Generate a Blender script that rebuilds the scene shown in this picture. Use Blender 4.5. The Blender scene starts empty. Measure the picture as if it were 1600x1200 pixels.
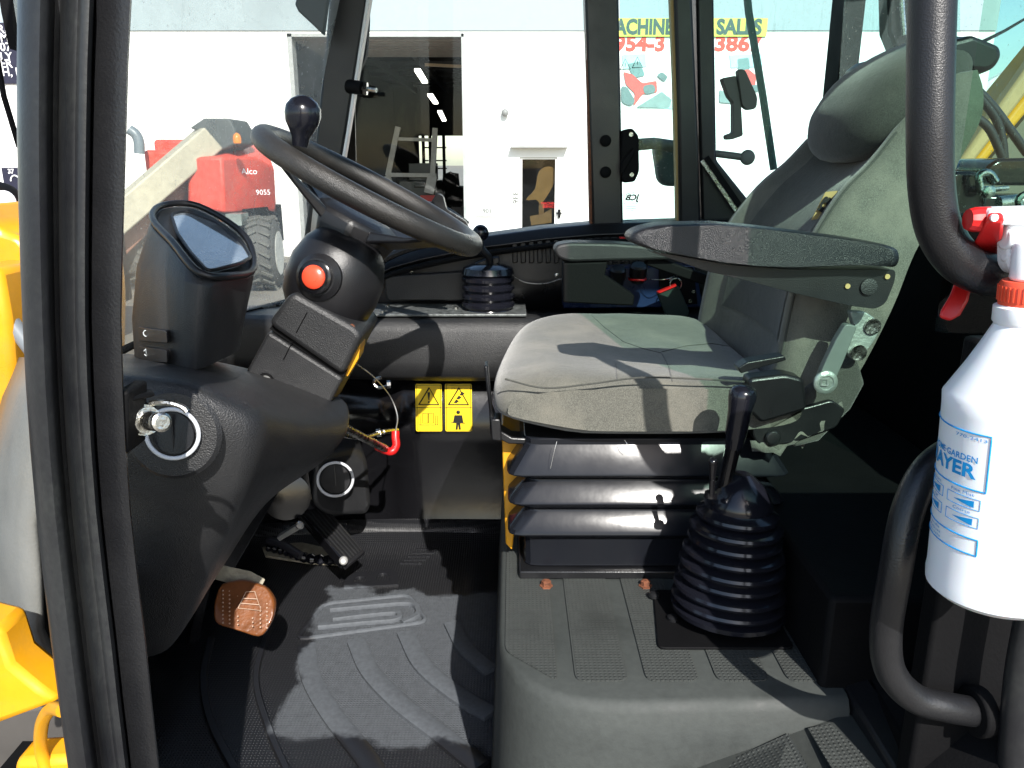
import bpy, bmesh, math, random
from mathutils import Vector, Matrix
random.seed(4)
R = math.radians
# ---------------------------------------------------------------- camera, sky, sun, exposure
scene = bpy.context.scene
F = 1230.0; PITCH = R(15.7); CZ = 2.05
cd = bpy.data.cameras.new('camera'); cam = bpy.data.objects.new('camera', cd)
scene.collection.objects.link(cam); scene.camera = cam
cam.location = (0, 0, CZ); cam.rotation_euler = (R(90) - PITCH, 0, 0)
cd.sensor_width = 36; cd.lens = 36 * F / 1600; cd.clip_start = 0.02; cd.clip_end = 2000
SUN = Vector((-0.27, 1.0, -0.80)).normalized()          # the way the light travels
w = bpy.data.worlds.new('World'); scene.world = w; w.use_nodes = True
nt = w.node_tree; bg = nt.nodes['Background']
sky = nt.nodes.new('ShaderNodeTexSky'); sky.sky_type = 'NISHITA'; sky.sun_disc = False
sky.sun_elevation = math.asin(-SUN.z); sky.sun_rotation = math.atan2(-SUN.x, -SUN.y)
nt.links.new(sky.outputs[0], bg.inputs[0]); bg.inputs[1].default_value = 0.15
sl = bpy.data.lights.new('sun', 'SUN'); sl.energy = 5.0; sl.angle = R(0.5); sl.color = (1, .96, .9)
so = bpy.data.objects.new('sun', sl); scene.collection.objects.link(so)
so.rotation_euler = SUN.to_track_quat('-Z', 'Y').to_euler(); so.location = (1, -3, 6)
scene.view_settings.view_transform = 'Standard'; scene.view_settings.look = 'None'
scene.view_settings.exposure = 0.75; scene.view_settings.gamma = 1
scene.render.engine = 'CYCLES'

# ---------------------------------------------------------------- helpers
C = scene.collection
def ray(px, py):
    a = (px - 800) / F; b = (600 - py) / F
    return Vector((a, math.cos(PITCH) + b * math.sin(PITCH), -math.sin(PITCH) + b * math.cos(PITCH)))
def P(px, py, Y):
    r = ray(px, py); return Vector((0, 0, CZ)) + r * (Y / r.y)
def PZ(px, py, z):                                       # z above the ground
    r = ray(px, py); return Vector((0, 0, CZ)) + r * ((z - CZ) / r.z)
def PP(l): return [P(*p) for p in l]
def poly(l, Y): return [P(a, b, Y) for a, b in l]
def V(*a): return Vector(a)
def wpos(o):
    v = Vector((0, 0, 0))
    while o: v += o.location; o = o.parent
    return v
def tag(o, label=None, cat=None, group=None, kind=None):
    for k, v in (('label', label), ('category', cat), ('group', group), ('kind', kind)):
        if v: o[k] = v
    return o
def thing(name, label, cat, loc, group=None):
    o = bpy.data.objects.new(name, None); C.objects.link(o); o.location = loc; o.empty_display_size = .05
    return tag(o, label, cat, group)
def obj(name, bm, m, parent=None, bevel=0, sub=0, solid=0, angle=38, label=None, seg=2):
    me = bpy.data.meshes.new(name)
    bmesh.ops.recalc_face_normals(bm, faces=bm.faces[:]) if not solid else None
    if parent: base = wpos(parent)
    else:
        n = max(1, len(bm.verts)); s = sum((v.co for v in bm.verts), Vector()) / n
        base = V(s.x, s.y, min(v.co.z for v in bm.verts))
    bmesh.ops.translate(bm, verts=bm.verts[:], vec=-base)
    bm.to_mesh(me); bm.free()
    for p in me.polygons: p.use_smooth = True
    if not sub: me.set_sharp_from_angle(angle=R(angle))
    if m: me.materials.append(m)
    o = bpy.data.objects.new(name, me); C.objects.link(o)
    if parent: o.parent = parent
    else: o.location = base
    if solid:
        md = o.modifiers.new('s', 'SOLIDIFY'); md.thickness = solid; md.offset = 0
    if bevel:
        md = o.modifiers.new('b', 'BEVEL'); md.width = bevel; md.segments = seg; md.limit_method = 'ANGLE'; md.angle_limit = R(35); md.harden_normals = False
    if sub:
        md = o.modifiers.new('u', 'SUBSURF'); md.levels = sub; md.render_levels = sub
    if label: o['label'] = label
    return o
def BM(): return bmesh.new()
def objs(name, bm, m, parent=None, **kw):                # every loose island becomes an object of its own
    bm.verts.ensure_lookup_table(); seen = set(); out = []
    for v in bm.verts:
        if v in seen: continue
        st = [v]; seen.add(v); isl = []
        while st:
            q = st.pop(); isl.append(q)
            for e in q.link_edges:
                o_ = e.other_vert(q)
                if o_ not in seen: seen.add(o_); st.append(o_)
        nb = bmesh.new(); mp = {q: nb.verts.new(q.co) for q in isl}
        fs = {f for q in isl for f in q.link_faces}
        for f in fs: nb.faces.new([mp[q] for q in f.verts])
        out.append(obj(name, nb, m, parent, **kw))
    bm.free(); return out[0]
def box(bm, c, s, rot=None):
    M = Matrix.Translation(c) @ (rot.to_4x4() if rot else Matrix()) @ Matrix.Diagonal((s[0], s[1], s[2], 1))
    bmesh.ops.create_cube(bm, size=1, matrix=M)
def bb(bm, x0, x1, y0, y1, z0, z1): box(bm, V((x0+x1)/2, (y0+y1)/2, (z0+z1)/2), (abs(x1-x0), abs(y1-y0), abs(z1-z0)))
def frame_of(d):
    d = d.normalized(); up = V(0, 0, 1) if abs(d.z) < .95 else V(0, 1, 0)
    x = d.cross(up).normalized(); y = x.cross(d).normalized(); return x, y
def beam(bm, a, b, wd, h, upv=None):
    d = (b - a); L = d.length; d.normalize(); u = upv or (V(0, 0, 1) if abs(d.z) < .95 else V(0, 1, 0))
    x = d.cross(u).normalized(); y = x.cross(d).normalized()
    box(bm, (a + b) / 2, (wd, L, h), Matrix((x, d, y)).transposed())
def sm(pts, k=6, closed=False):
    pts = [Vector(p) for p in pts]; n = len(pts); out = []
    rng = range(n if closed else n - 1)
    for i in rng:
        p0 = pts[(i-1) % n] if closed or i > 0 else pts[i]*2-pts[i+1]
        p1 = pts[i]; p2 = pts[(i+1) % n]
        p3 = pts[(i+2) % n] if closed or i + 2 < n else p2*2-p1
        for j in range(k):
            t = j / k
            out.append(.5*((2*p1)+(p2-p0)*t+(2*p0-5*p1+4*p2-p3)*t*t+(3*p1-p0-3*p2+p3)*t**3))
    if not closed: out.append(pts[-1])
    return out
def loft(bm, rings, cap=True, wrap=True):
    vs = [[bm.verts.new(p) for p in r] for r in rings]
    n = len(rings[0])
    for i in range(len(vs) - 1):
        for j in range(n if wrap else n - 1):
            k = (j + 1) % n
            try: bm.faces.new((vs[i][j], vs[i][k], vs[i+1][k], vs[i+1][j]))
            except ValueError: pass
    if cap and wrap:
        bm.faces.new(vs[0][::-1]); bm.faces.new(vs[-1])
    return vs
def tube(bm, pts, r, n=14, closed=False, flat=1.0):
    pts = [Vector(p) for p in pts]; N = len(pts)
    rs = r if isinstance(r, (list, tuple)) else [r] * N
    def tan(i):
        if closed: return (pts[(i+1) % N] - pts[(i-1) % N]).normalized()
        return (pts[min(i+1, N-1)] - pts[max(i-1, 0)]).normalized()
    t = tan(0); x, y = frame_of(t); rings = []
    for i in range(N):
        t2 = tan(i); q = t.rotation_difference(t2); x = q @ x; y = q @ y; t = t2
        rings.append([pts[i] + (x * math.cos(a) + y * math.sin(a) * flat) * rs[i] for a in [2*math.pi*k/n for k in range(n)]])
    if closed:
        # align seam
        rings.append(rings[0]); loft(bm, rings, cap=False)
        bmesh.ops.remove_doubles(bm, verts=bm.verts[:], dist=1e-5)
    else: loft(bm, rings)
def lathe(bm, a, d, prof, n=28, sx=1.0, xdir=None):
    d = d.normalized(); x, y = frame_of(d)
    if xdir: x = (xdir - d * xdir.dot(d)).normalized(); y = d.cross(x).normalized()
    loft(bm, [[a + d*h + (x*math.cos(t)*sx + y*math.sin(t))*max(r, 1e-4) for t in [2*math.pi*k/n for k in range(n)]] for h, r in prof])
def prism(bm, pts, off):
    off = Vector(off); a = [bm.verts.new(p) for p in pts]; b = [bm.verts.new(Vector(p) + off) for p in pts]
    bm.faces.new(a[::-1]); bm.faces.new(b); n = len(a)
    for i in range(n): bm.faces.new((a[i], a[(i+1) % n], b[(i+1) % n], b[i]))
def rpoly(pts, r, k=4):                                  # round the corners of a polygon
    out = []; n = len(pts)
    for i in range(n):
        p, a, b = pts[i], pts[i-1], pts[(i+1) % n]
        da = (a-p); db = (b-p); q = min(r, da.length*.45, db.length*.45)
        s, e = p + da.normalized()*q, p + db.normalized()*q
        for j in range(k + 1):
            t = j/k; out.append(s*(1-t)**2 + p*2*t*(1-t) + e*t*t)
    return out
def sheet(bm, rows): return loft(bm, rows, cap=False, wrap=False)
def dome(bm, c, r, d=V(0,0,1), k=1.0):
    lathe(bm, c - d.normalized()*r*k, d, [(r*k*(1-math.cos(t)), r*math.sin(t)) for t in [math.pi*i/12 for i in range(13)]], 24)
def text(bm, s, c, h, right=V(1,0,0), up=V(0,0,1), ext=.0004, align='CENTER', sx=1.0, bold=0.0):
    cu = bpy.data.curves.new('t', 'FONT'); cu.body = s; cu.size = h * 1.38; cu.extrude = ext; cu.align_x = align; cu.align_y = 'CENTER'
    cu.offset = bold; cu.resolution_u = 3
    o = bpy.data.objects.new('t', cu); C.objects.link(o)
    dg = bpy.context.evaluated_depsgraph_get(); dg.update()
    me = bpy.data.meshes.new_from_object(o.evaluated_get(dg))
    nrm = right.cross(up).normalized()
    M = Matrix.Translation(c) @ Matrix((right*sx, up, nrm)).transposed().to_4x4()
    me.transform(M); bm.from_mesh(me)
    bpy.data.objects.remove(o); bpy.data.curves.remove(cu); bpy.data.meshes.remove(me)

# ---------------------------------------------------------------- materials
def nodes(name):
    m = bpy.data.materials.new(name); m.use_nodes = True; t = m.node_tree
    return m, t, t.nodes['Principled BSDF']
def noise(t, scale, detail=3, rough=.55, vec=None):
    n = t.nodes.new('ShaderNodeTexNoise'); n.inputs['Scale'].default_value = scale
    n.inputs['Detail'].default_value = detail; n.inputs['Roughness'].default_value = rough
    if vec: t.links.new(vec, n.inputs['Vector'])
    return n
def ramp(t, src, a, b, ca=(0,0,0,1), cb=(1,1,1,1)):
    r = t.nodes.new('ShaderNodeValToRGB'); t.links.new(src, r.inputs[0])
    r.color_ramp.elements[0].position = a; r.color_ramp.elements[1].position = b
    r.color_ramp.elements[0].color = ca; r.color_ramp.elements[1].color = cb; return r
def mth(t, op, a, b=None):
    n = t.nodes.new('ShaderNodeMath'); n.operation = op
    for i, v in ((0, a), (1, b)):
        if v is None: continue
        if isinstance(v, (int, float)): n.inputs[i].default_value = v
        else: t.links.new(v, n.inputs[i])
    return n.outputs[0]
def mixc(t, f, a, b):
    n = t.nodes.new('ShaderNodeMix'); n.data_type = 'RGBA'
    if isinstance(f, (int, float)): n.inputs[0].default_value = f
    else: t.links.new(f, n.inputs[0])
    for i, v in ((6, a), (7, b)):
        if isinstance(v, tuple): n.inputs[i].default_value = v
        else: t.links.new(v, n.inputs[i])
    return n.outputs[2]
def c4(c): return (c[0], c[1], c[2], 1)
def pm(name, col, rough=.5, metal=0, var=.15, vscale=6, bump=0, bscale=400, spec=.5, coat=0, dust=0, dustcol=(.3,.3,.27), rvar=.12, bdist=.002):
    m, t, b = nodes(name); tc = t.nodes.new('ShaderNodeTexCoord').outputs['Object']
    n = noise(t, vscale, 6, .65, tc)
    lo = tuple(c*(1-var) for c in col); hi = tuple(min(1, c*(1+var)) for c in col)
    cr = ramp(t, n.outputs[0], .3, .7, c4(lo), c4(hi)).outputs[0]
    if dust:
        n3 = noise(t, 9, 7, .7, tc); n4 = noise(t, 260, 2, .5, tc)
        f = mth(t, 'MULTIPLY', ramp(t, n3.outputs[0], .42, .72).outputs[0], mth(t, 'MULTIPLY', n4.outputs[0], dust*1.8))
        cr = mixc(t, f, cr, c4(dustcol))
    t.links.new(cr, b.inputs['Base Color'])
    r = ramp(t, n.outputs[0], .25, .75, (max(.03, rough-rvar),)*3+(1,), (min(1, rough+rvar),)*3+(1,))
    t.links.new(r.outputs[0], b.inputs['Roughness'])
    b.inputs['Metallic'].default_value = metal; b.inputs['Specular IOR Level'].default_value = spec
    b.inputs['Coat Weight'].default_value = coat; b.inputs['Coat Roughness'].default_value = .08
    if bump:
        n2 = noise(t, bscale, 2, .5, tc); bp = t.nodes.new('ShaderNodeBump')
        bp.inputs['Strength'].default_value = bump; bp.inputs['Distance'].default_value = bdist
        t.links.new(n2.outputs[0], bp.inputs['Height']); t.links.new(bp.outputs[0], b.inputs['Normal'])
    return m
M = {}
M['plastic'] = pm('grained black plastic', (.015,.0155,.017), .43, bump=.45, bscale=700, dust=.22, dustcol=(.06,.06,.056))
M['plastic2'] = pm('smooth black plastic', (.009,.009,.0105), .36, bump=.2, bscale=900)
M['gloss'] = pm('gloss black paint', (.005,.005,.006), .17, bump=.06, bscale=60, rvar=.08)
M['steel'] = pm('satin black painted steel', (.0075,.0078,.009), .36, bump=.15, bscale=500, dust=.1, dustcol=(.06,.06,.06))
M['dark'] = pm('matt black trim', (.004,.004,.0045), .7, bump=.2, bscale=300, spec=.12)
M['seal'] = pm('rubber door seal', (.009,.0095,.0115), .38, bump=.10, bscale=300, dust=.3, dustcol=(.06,.066,.06))
M['boot'] = pm('black rubber gaiter', (.0075,.008,.012), .17, bump=.08, bscale=90, rvar=.06)
M['vinyl'] = pm('black bellows vinyl', (.008,.009,.012), .21, bump=.05, bscale=60, rvar=.06, bdist=.002, spec=.3)
M['grip'] = pm('worn wheel rim plastic', (.018,.0175,.017), .33, bump=.5, bscale=800, dust=.3, dustcol=(.08,.07,.06))
M['armpad'] = pm('grained armrest skin', (.011,.0115,.014), .33, bump=.7, bscale=900, bdist=.0015)
M['yellow'] = pm('yellow machine paint', (.66,.30,.006), .35, bump=.1, bscale=30, dust=.3, dustcol=(.3,.2,.08))
M['grey'] = pm('grey moulded tank', (.15,.155,.148), .5, bump=.2, bscale=200, dust=.4, dustcol=(.2,.19,.16))
M['chrome'] = pm('worn bright steel', (.55,.54,.50), .28, metal=1, var=.3, vscale=90, bump=.4, bscale=200)
M['zinc'] = pm('cast zinc bracket', (.32,.36,.33), .42, metal=.6, bump=.4, bscale=200)
M['ring'] = pm('pale plastic vent ring', (.55,.57,.60), .4)
M['red'] = pm('red plastic', (.55,.012,.012), .35)
M['redbtn'] = pm('red push button', (.75,.07,.03), .3)
M['rust'] = pm('rust coated bolt', (.15,.05,.022), .8, var=.5, vscale=200, bump=.8, bscale=300)
M['rustarm'] = pm('worn pedal arm', (.30,.27,.20), .6, var=.4, vscale=40, bump=.5, bscale=200)
M['pedal'] = pm('brown worn pedal pad', (.15,.048,.012), .38, var=.35, vscale=35, bump=.4, bscale=150, coat=.3)
M['wbolt'] = pm('light bolt head', (.7,.7,.68), .3, metal=.7)
M['white'] = pm('white plastic', (.82,.84,.86), .32, var=.03)
M['blue'] = pm('blue console film', (.01,.022,.07), .3)
M['decal'] = pm('yellow decal vinyl', (.85,.60,.02), .35, var=.05)
M['black'] = pm('black print', (.012,.012,.012), .5)
M['bprint'] = pm('blue print', (.0,.26,.62), .5, var=.05)
M['tan'] = pm('tan label', (.42,.30,.12), .6)
M['plate'] = pm('scuffed steel plate', (.12,.13,.13), .45, metal=.4, var=.6, vscale=70, bump=.4, bscale=200)
M['bull'] = pm('painted hose', (.02,.02,.025), .4, bump=.3, bscale=200)
# seat cloth
def cloth(name, col, stain):
    m, t, b = nodes(name); tc = t.nodes.new('ShaderNodeTexCoord').outputs['Object']
    w1 = noise(t, 1150, 2, .6, tc); n1 = noise(t, 11, 5, .6, tc); n2 = noise(t, 30, 6, .7, tc)
    c = ramp(t, w1.outputs[0], .36, .66, c4(tuple(x*.55 for x in col)), c4(tuple(x*1.35 for x in col))).outputs[0]
    c = mixc(t, ramp(t, n1.outputs[0], .45, .75).outputs[0], c, c4(stain))
    c = mixc(t, mth(t, 'MULTIPLY', ramp(t, n2.outputs[0], .55, .8).outputs[0], .5), c, c4(tuple(x*.45 for x in col)))
    t.links.new(c, b.inputs['Base Color']); b.inputs['Roughness'].default_value = .92
    b.inputs['Sheen Weight'].default_value = .35; b.inputs['Sheen Roughness'].default_value = .4; b.inputs['Specular IOR Level'].default_value = .2
    bp = t.nodes.new('ShaderNodeBump'); bp.inputs['Strength'].default_value = .5; bp.inputs['Distance'].default_value = .001
    h = mth(t, 'ADD', w1.outputs[0], mth(t, 'MULTIPLY', n2.outputs[0], 2.5))
    t.links.new(h, bp.inputs['Height']); t.links.new(bp.outputs[0], b.inputs['Normal']); return m
M['cloth'] = cloth('grey brown seat cloth', (.118,.117,.100), (.180,.170,.140))
M['cloth2'] = cloth('dark seat cloth', (.058,.060,.053), (.085,.083,.072))
# rubber floor with moulded pips
def matrub(name, col, dustc, pscale, dusty, wet_shade=None):
    m, t, b = nodes(name); tc = t.nodes.new('ShaderNodeTexCoord').outputs['Object']
    sp = t.nodes.new('ShaderNodeSeparateXYZ'); t.links.new(tc, sp.inputs[0])
    a = mth(t, 'ADD', sp.outputs[0], sp.outputs[1]); d = mth(t, 'SUBTRACT', sp.outputs[0], sp.outputs[1])
    s = mth(t, 'MULTIPLY', mth(t, 'SINE', mth(t, 'MULTIPLY', a, pscale)), mth(t, 'SINE', mth(t, 'MULTIPLY', d, pscale)))
    s = ramp(t, s, .15, .7).outputs[0] if pscale else None
    n1 = noise(t, 7, 7, .7, tc); n2 = noise(t, 120, 3, .6, tc)
    if wet_shade:      # dry dusty area, ragged, rest wiped with dressing; near edge paints an unseen person's shadow
        cx, cy, hx, hy, vx, vy = wet_shade
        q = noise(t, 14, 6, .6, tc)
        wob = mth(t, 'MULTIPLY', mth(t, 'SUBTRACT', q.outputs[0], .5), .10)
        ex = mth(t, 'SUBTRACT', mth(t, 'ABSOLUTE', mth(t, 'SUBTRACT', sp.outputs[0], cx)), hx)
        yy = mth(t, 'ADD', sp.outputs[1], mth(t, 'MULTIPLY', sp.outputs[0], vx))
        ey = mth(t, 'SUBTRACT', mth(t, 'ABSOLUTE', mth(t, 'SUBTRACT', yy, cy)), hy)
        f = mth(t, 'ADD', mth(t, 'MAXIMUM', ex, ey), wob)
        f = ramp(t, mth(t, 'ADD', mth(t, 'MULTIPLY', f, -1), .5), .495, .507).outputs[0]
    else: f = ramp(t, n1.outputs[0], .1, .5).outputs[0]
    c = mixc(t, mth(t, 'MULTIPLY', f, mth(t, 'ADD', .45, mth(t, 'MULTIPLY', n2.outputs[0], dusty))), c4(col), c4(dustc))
    t.links.new(c, b.inputs['Base Color'])
    t.links.new(ramp(t, f, 0, 1, (.34,)*3+(1,), (.75,)*3+(1,)).outputs[0], b.inputs['Roughness'])
    bp = t.nodes.new('ShaderNodeBump'); bp.inputs['Strength'].default_value = .8; bp.inputs['Distance'].default_value = .0015
    h = mth(t, 'MULTIPLY', n2.outputs[0], .3)
    if s: h = mth(t, 'ADD', s, h)
    t.links.new(h, bp.inputs['Height']); t.links.new(bp.outputs[0], b.inputs['Normal']); return m
WET_SHADE = (-.14, 1.165, .225, .215, .12, 0)  # patch bounds; the near side is a cast shadow limit painted into the rubber
M['mat'] = matrub('pipped rubber mat', (.012,.0125,.0145), (.082,.091,.103), 620, .8, WET_SHADE)
M['matrib'] = matrub('smooth rubber rib', (.013,.0135,.016), (.086,.096,.109), 0, .8, WET_SHADE)
M['hump'] = matrub('pipped rubber step cover', (.016,.0175,.017), (.046,.0515,.048), 620, .7)  # faint green in both step colours paints light coming through tinted door glass
M['humprib'] = matrub('smooth step cover rib', (.016,.0178,.017), (.044,.050,.0465), 0, .7)
# glass
def glass(name, tint, dirt=0, dcol=(.75,.76,.72)):
    m, t, b = nodes(name); t.nodes.remove(b); out = t.nodes['Material Output']
    tr = t.nodes.new('ShaderNodeBsdfTransparent'); tr.inputs[0].default_value = c4(tint)
    gl = t.nodes.new('ShaderNodeBsdfGlossy'); gl.inputs['Roughness'].default_value = .02
    lw = t.nodes.new('ShaderNodeLayerWeight'); lw.inputs[0].default_value = .5
    fr = t.nodes.new('ShaderNodeMath'); fr.operation = 'MULTIPLY_ADD'; fr.inputs[1].default_value = .6; fr.inputs[2].default_value = .012
    t.links.new(mth(t, 'POWER', lw.outputs['Facing'], 5.0), fr.inputs[0])
    s = t.nodes.new('ShaderNodeMixShader'); t.links.new(fr.outputs[0], s.inputs[0]); t.links.new(tr.outputs[0], s.inputs[1]); t.links.new(gl.outputs[0], s.inputs[2])
    if dirt:
        tc = t.nodes.new('ShaderNodeTexCoord').outputs['Object']
        mp = t.nodes.new('ShaderNodeMapping'); mp.inputs['Scale'].default_value = (1, 1, .12); t.links.new(tc, mp.inputs[0])
        n1 = noise(t, 60, 5, .7, mp.outputs[0]); n2 = noise(t, 170, 3, .8, tc); n3 = noise(t, 5, 4, .6, tc)
        f = mth(t, 'ADD', mth(t, 'MULTIPLY', n3.outputs[0], dirt), mth(t, 'MULTIPLY', ramp(t, n1.outputs[0], .58, .75).outputs[0], .16))
        f = mth(t, 'ADD', f, mth(t, 'MULTIPLY', ramp(t, n2.outputs[0], .63, .70).outputs[0], .5))
        di = t.nodes.new('ShaderNodeBsdfDiffuse'); di.inputs[0].default_value = c4(dcol)
        tl = t.nodes.new('ShaderNodeBsdfTranslucent'); tl.inputs[0].default_value = c4(dcol)
        ad = t.nodes.new('ShaderNodeMixShader'); ad.inputs[0].default_value = .4; t.links.new(di.outputs[0], ad.inputs[1]); t.links.new(tl.outputs[0], ad.inputs[2])
        s2 = t.nodes.new('ShaderNodeMixShader'); t.links.new(f, s2.inputs[0]); t.links.new(s.outputs[0], s2.inputs[1]); t.links.new(ad.outputs[0], s2.inputs[2]); s = s2
    t.links.new(s.outputs[0], out.inputs[0]); return m
M['glass'] = glass('clear window glass', (.95,.98,.97), 0)
M['gtint'] = glass('green tinted glass', (.80,.94,.92), .01); M['gdoor'] = glass('deep green door glass', (.52,.74,.63), 0)
M['gdirty'] = glass('dusty windshield glass', (.93,.97,.93), .62)

# ================================================================ SETTING OUTSIDE
gm = pm('sunlit concrete yard', (.17,.155,.13), .85, var=.25, vscale=1.5, bump=.4, bscale=30)
b = BM(); sheet(b, [[V(-400,-300,0), V(400,-300,0)], [V(-400,600,0), V(400,600,0)]])
tag(obj('ground', b, gm), kind='structure')

D = 18.0
def X(px, py=250, Y=D): return P(px, py, Y).x
def Z(py, Y=D): return P(800, py, Y).z
wall = pm('white painted block wall', (.82,.81,.78), .8, var=.03, bump=.2, bscale=40)
band = pm('pale blue grey painted fascia', (.30,.36,.38), .7, var=.05, bump=.2, bscale=40)
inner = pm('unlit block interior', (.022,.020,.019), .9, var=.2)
bld = thing('warehouse', 'white warehouse with open tall doorway and pale blue grey top band', 'building', (0, D, 0))
gx0, gx1, gz = X(462), X(728), Z(52)
dx0, dx1, dz = X(812), X(871), Z(246)
zb = Z(48)
b = BM()
for x0, x1, z0, z1 in ((-15, gx0, 0, zb), (gx0, gx1, gz, zb), (gx1, dx0, 0, zb), (dx0, dx1, dz, zb), (dx1, 10.2, 0, zb)):
    bb(b, x0, x1, D, D+.25, z0, z1)
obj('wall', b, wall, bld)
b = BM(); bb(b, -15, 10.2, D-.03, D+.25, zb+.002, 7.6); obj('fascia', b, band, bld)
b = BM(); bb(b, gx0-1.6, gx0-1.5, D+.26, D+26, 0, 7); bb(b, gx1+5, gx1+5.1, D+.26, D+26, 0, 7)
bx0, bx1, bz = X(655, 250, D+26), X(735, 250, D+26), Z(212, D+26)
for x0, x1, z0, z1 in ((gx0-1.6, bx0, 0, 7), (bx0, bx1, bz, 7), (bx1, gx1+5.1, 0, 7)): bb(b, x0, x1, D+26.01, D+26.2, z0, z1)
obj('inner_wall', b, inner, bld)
b = BM(); bb(b, gx0-1.6, gx1+5.1, D+.26, D+26.2, 5.9, 6.0)
for k in range(5):
    x = gx0 - .4 + k*1.7; bb(b, x, x+.16, D+.3, D+26, 5.55, 5.88)
for k in range(10): bb(b, gx0-1.5, gx1+5, D+1+k*2.6, D+1.15+k*2.6, 5.75, 5.89)
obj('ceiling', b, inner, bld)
b = BM(); bb(b, gx0-.05, gx1+.02, D+.27, D+3.6, gz-.02, gz+.05)
for k in range(9): bb(b, gx0-.05, gx1+.02, D+.3+k*.38, D+.36+k*.38, gz-.06, gz-.021)
obj('roller_door', b, pm('raised roller door', (.42,.40,.36), .7), bld)
b = BM()
for x0, x1, z0, z1 in ((gx0+.005, gx0+.10, 0, gz), (gx1-.06, gx1-.005, 0, gz)): bb(b, x0, x1, D-.02, D+.3, z0, z1)
bb(b, gx0, gx1, D-.02, D+.3, gz-.07, gz-.005)
obj('door_track', b, pm('grey door track', (.35,.36,.35), .6), bld)
b = BM(); bb(b, X(798), X(886), D-.25, D-.005, Z(231), Z(228)); obj('door_canopy', b, pm('grey canopy', (.3,.3,.3), .6), bld)
# personnel door
dr = BM(); g0, g1 = X(816), X(868)
bb(dr, dx0+.01, g0, D+.05, D+.1, .02, dz-.01); bb(dr, g1, dx1-.01, D+.05, D+.1, .02, dz-.01); bb(dr, g0, g1, D+.05, D+.1, Z(249), dz-.01); bb(dr, g0, g1, D+.05, D+.1, .02, Z(360))
do = obj('door', dr, wall, bld)
b = BM(); bb(b, g0, g1, D+.065, D+.075, Z(360), Z(249)); obj('pane', b, glass('dark door glass', (.62,.68,.72)), do)
b = BM(); bb(b, X(873), X(877), D-.06, D-.01, Z(340), Z(327)); bb(b, X(870.5), X(879), D-.04, D-.01, Z(334), Z(332)); obj('handle', b, M['dark'], do)
b = BM(); text(b, '3361', P(805, 312, D-.01), .13, right=V(0,0,-1)*1, up=V(1,0,0)); obj('house_number', b, M['black'], bld)
b = BM(); dome(b, P(789, 176, D-.1), .08); bb(b, X(787), X(791), D-.1, D-.01, Z(182), Z(178)); o = obj('wall_lamp', b, pm('grey lamp housing', (.2,.2,.2), .5)); tag(o, 'small round grey lamp fixed on the white wall above the door canopy', 'lamp')
nb = thing('notice_board', 'small white notice plate with faint number on the wall left of the glass door', 'sign', P(759, 340, D-.03))
b = BM(); bb(b, X(741), X(777), D-.04, D-.005, Z(338), Z(322)); obj('plate', b, pm('off white plate', (.62,.62,.6), .5), nb)
b = BM(); text(b, '1901', P(759, 330, D-.046), .10); obj('lettering', b, M['black'], nb)
# orange arm shape added behind the door glass to stand for a reflection
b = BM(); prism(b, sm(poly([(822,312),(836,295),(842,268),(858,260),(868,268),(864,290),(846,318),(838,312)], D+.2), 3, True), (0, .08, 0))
oa = thing('arm_reflection', 'added orange arm shape standing in for a reflection in the glass door', 'reflection', P(845, 365, D+1))
obj('arm', b, pm('orange arm reflection', (.6,.25,.05), .4), oa)
b = BM(); prism(b, poly([(828,338),(848,334),(862,326),(862,348),(830,352)], D+.2), (0, .1, 0)); prism(b, poly([(842,318),(850,318),(850,335),(842,335)], D+.25), (0, .2, 0)); obj('reflection_bucket', b, pm('dull orange arm reflection', (.5,.22,.06), .5), oa)  # bucket and link of the same reflection, built as solids
b = BM(); text(b, 'MACHINE', P(858, 318, D+.06), .06); text(b, 'SERVICE', P(858, 323, D+.06), .06); tag(obj('door_sticker', b, M['red']), 'red lettering sticker on the door glass', 'sticker')
# lamps inside
em = bpy.data.materials.new('lit tube'); em.use_nodes = True
e_ = em.node_tree.nodes['Principled BSDF']; e_.inputs['Emission Color'].default_value = (1,.95,.82,1); e_.inputs['Emission Strength'].default_value = 4
for i, (a0, b0, a1, b1, Y0, Y1, lb) in enumerate(((652,109,664,128,23.2,25.0,'lit ceiling tube nearest of the row inside the warehouse'), (672,148,681,161,27.4,30,'middle lit ceiling tube of the row inside the warehouse'), (687,174,694,188,31.5,34.5,'farthest lit ceiling tube of the row inside the warehouse'))):
    p0, p1 = P(a0, b0, Y0), P(a1, b1, Y1); b = BM(); beam(b, p0, p1, .16, .07)
    tag(obj('ceiling_lamp', b, em), lb, 'lamp', 'ceiling tubes in the warehouse')
b = BM(); beam(b, P(664,101,22), P(724,104,22), .08, .07)
tag(obj('ceiling_lamp', b, pm('unlit tube', (.75,.6,.4), .4)), 'warm horizontal tube across the doorway below the raised roller door', 'lamp')
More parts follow.
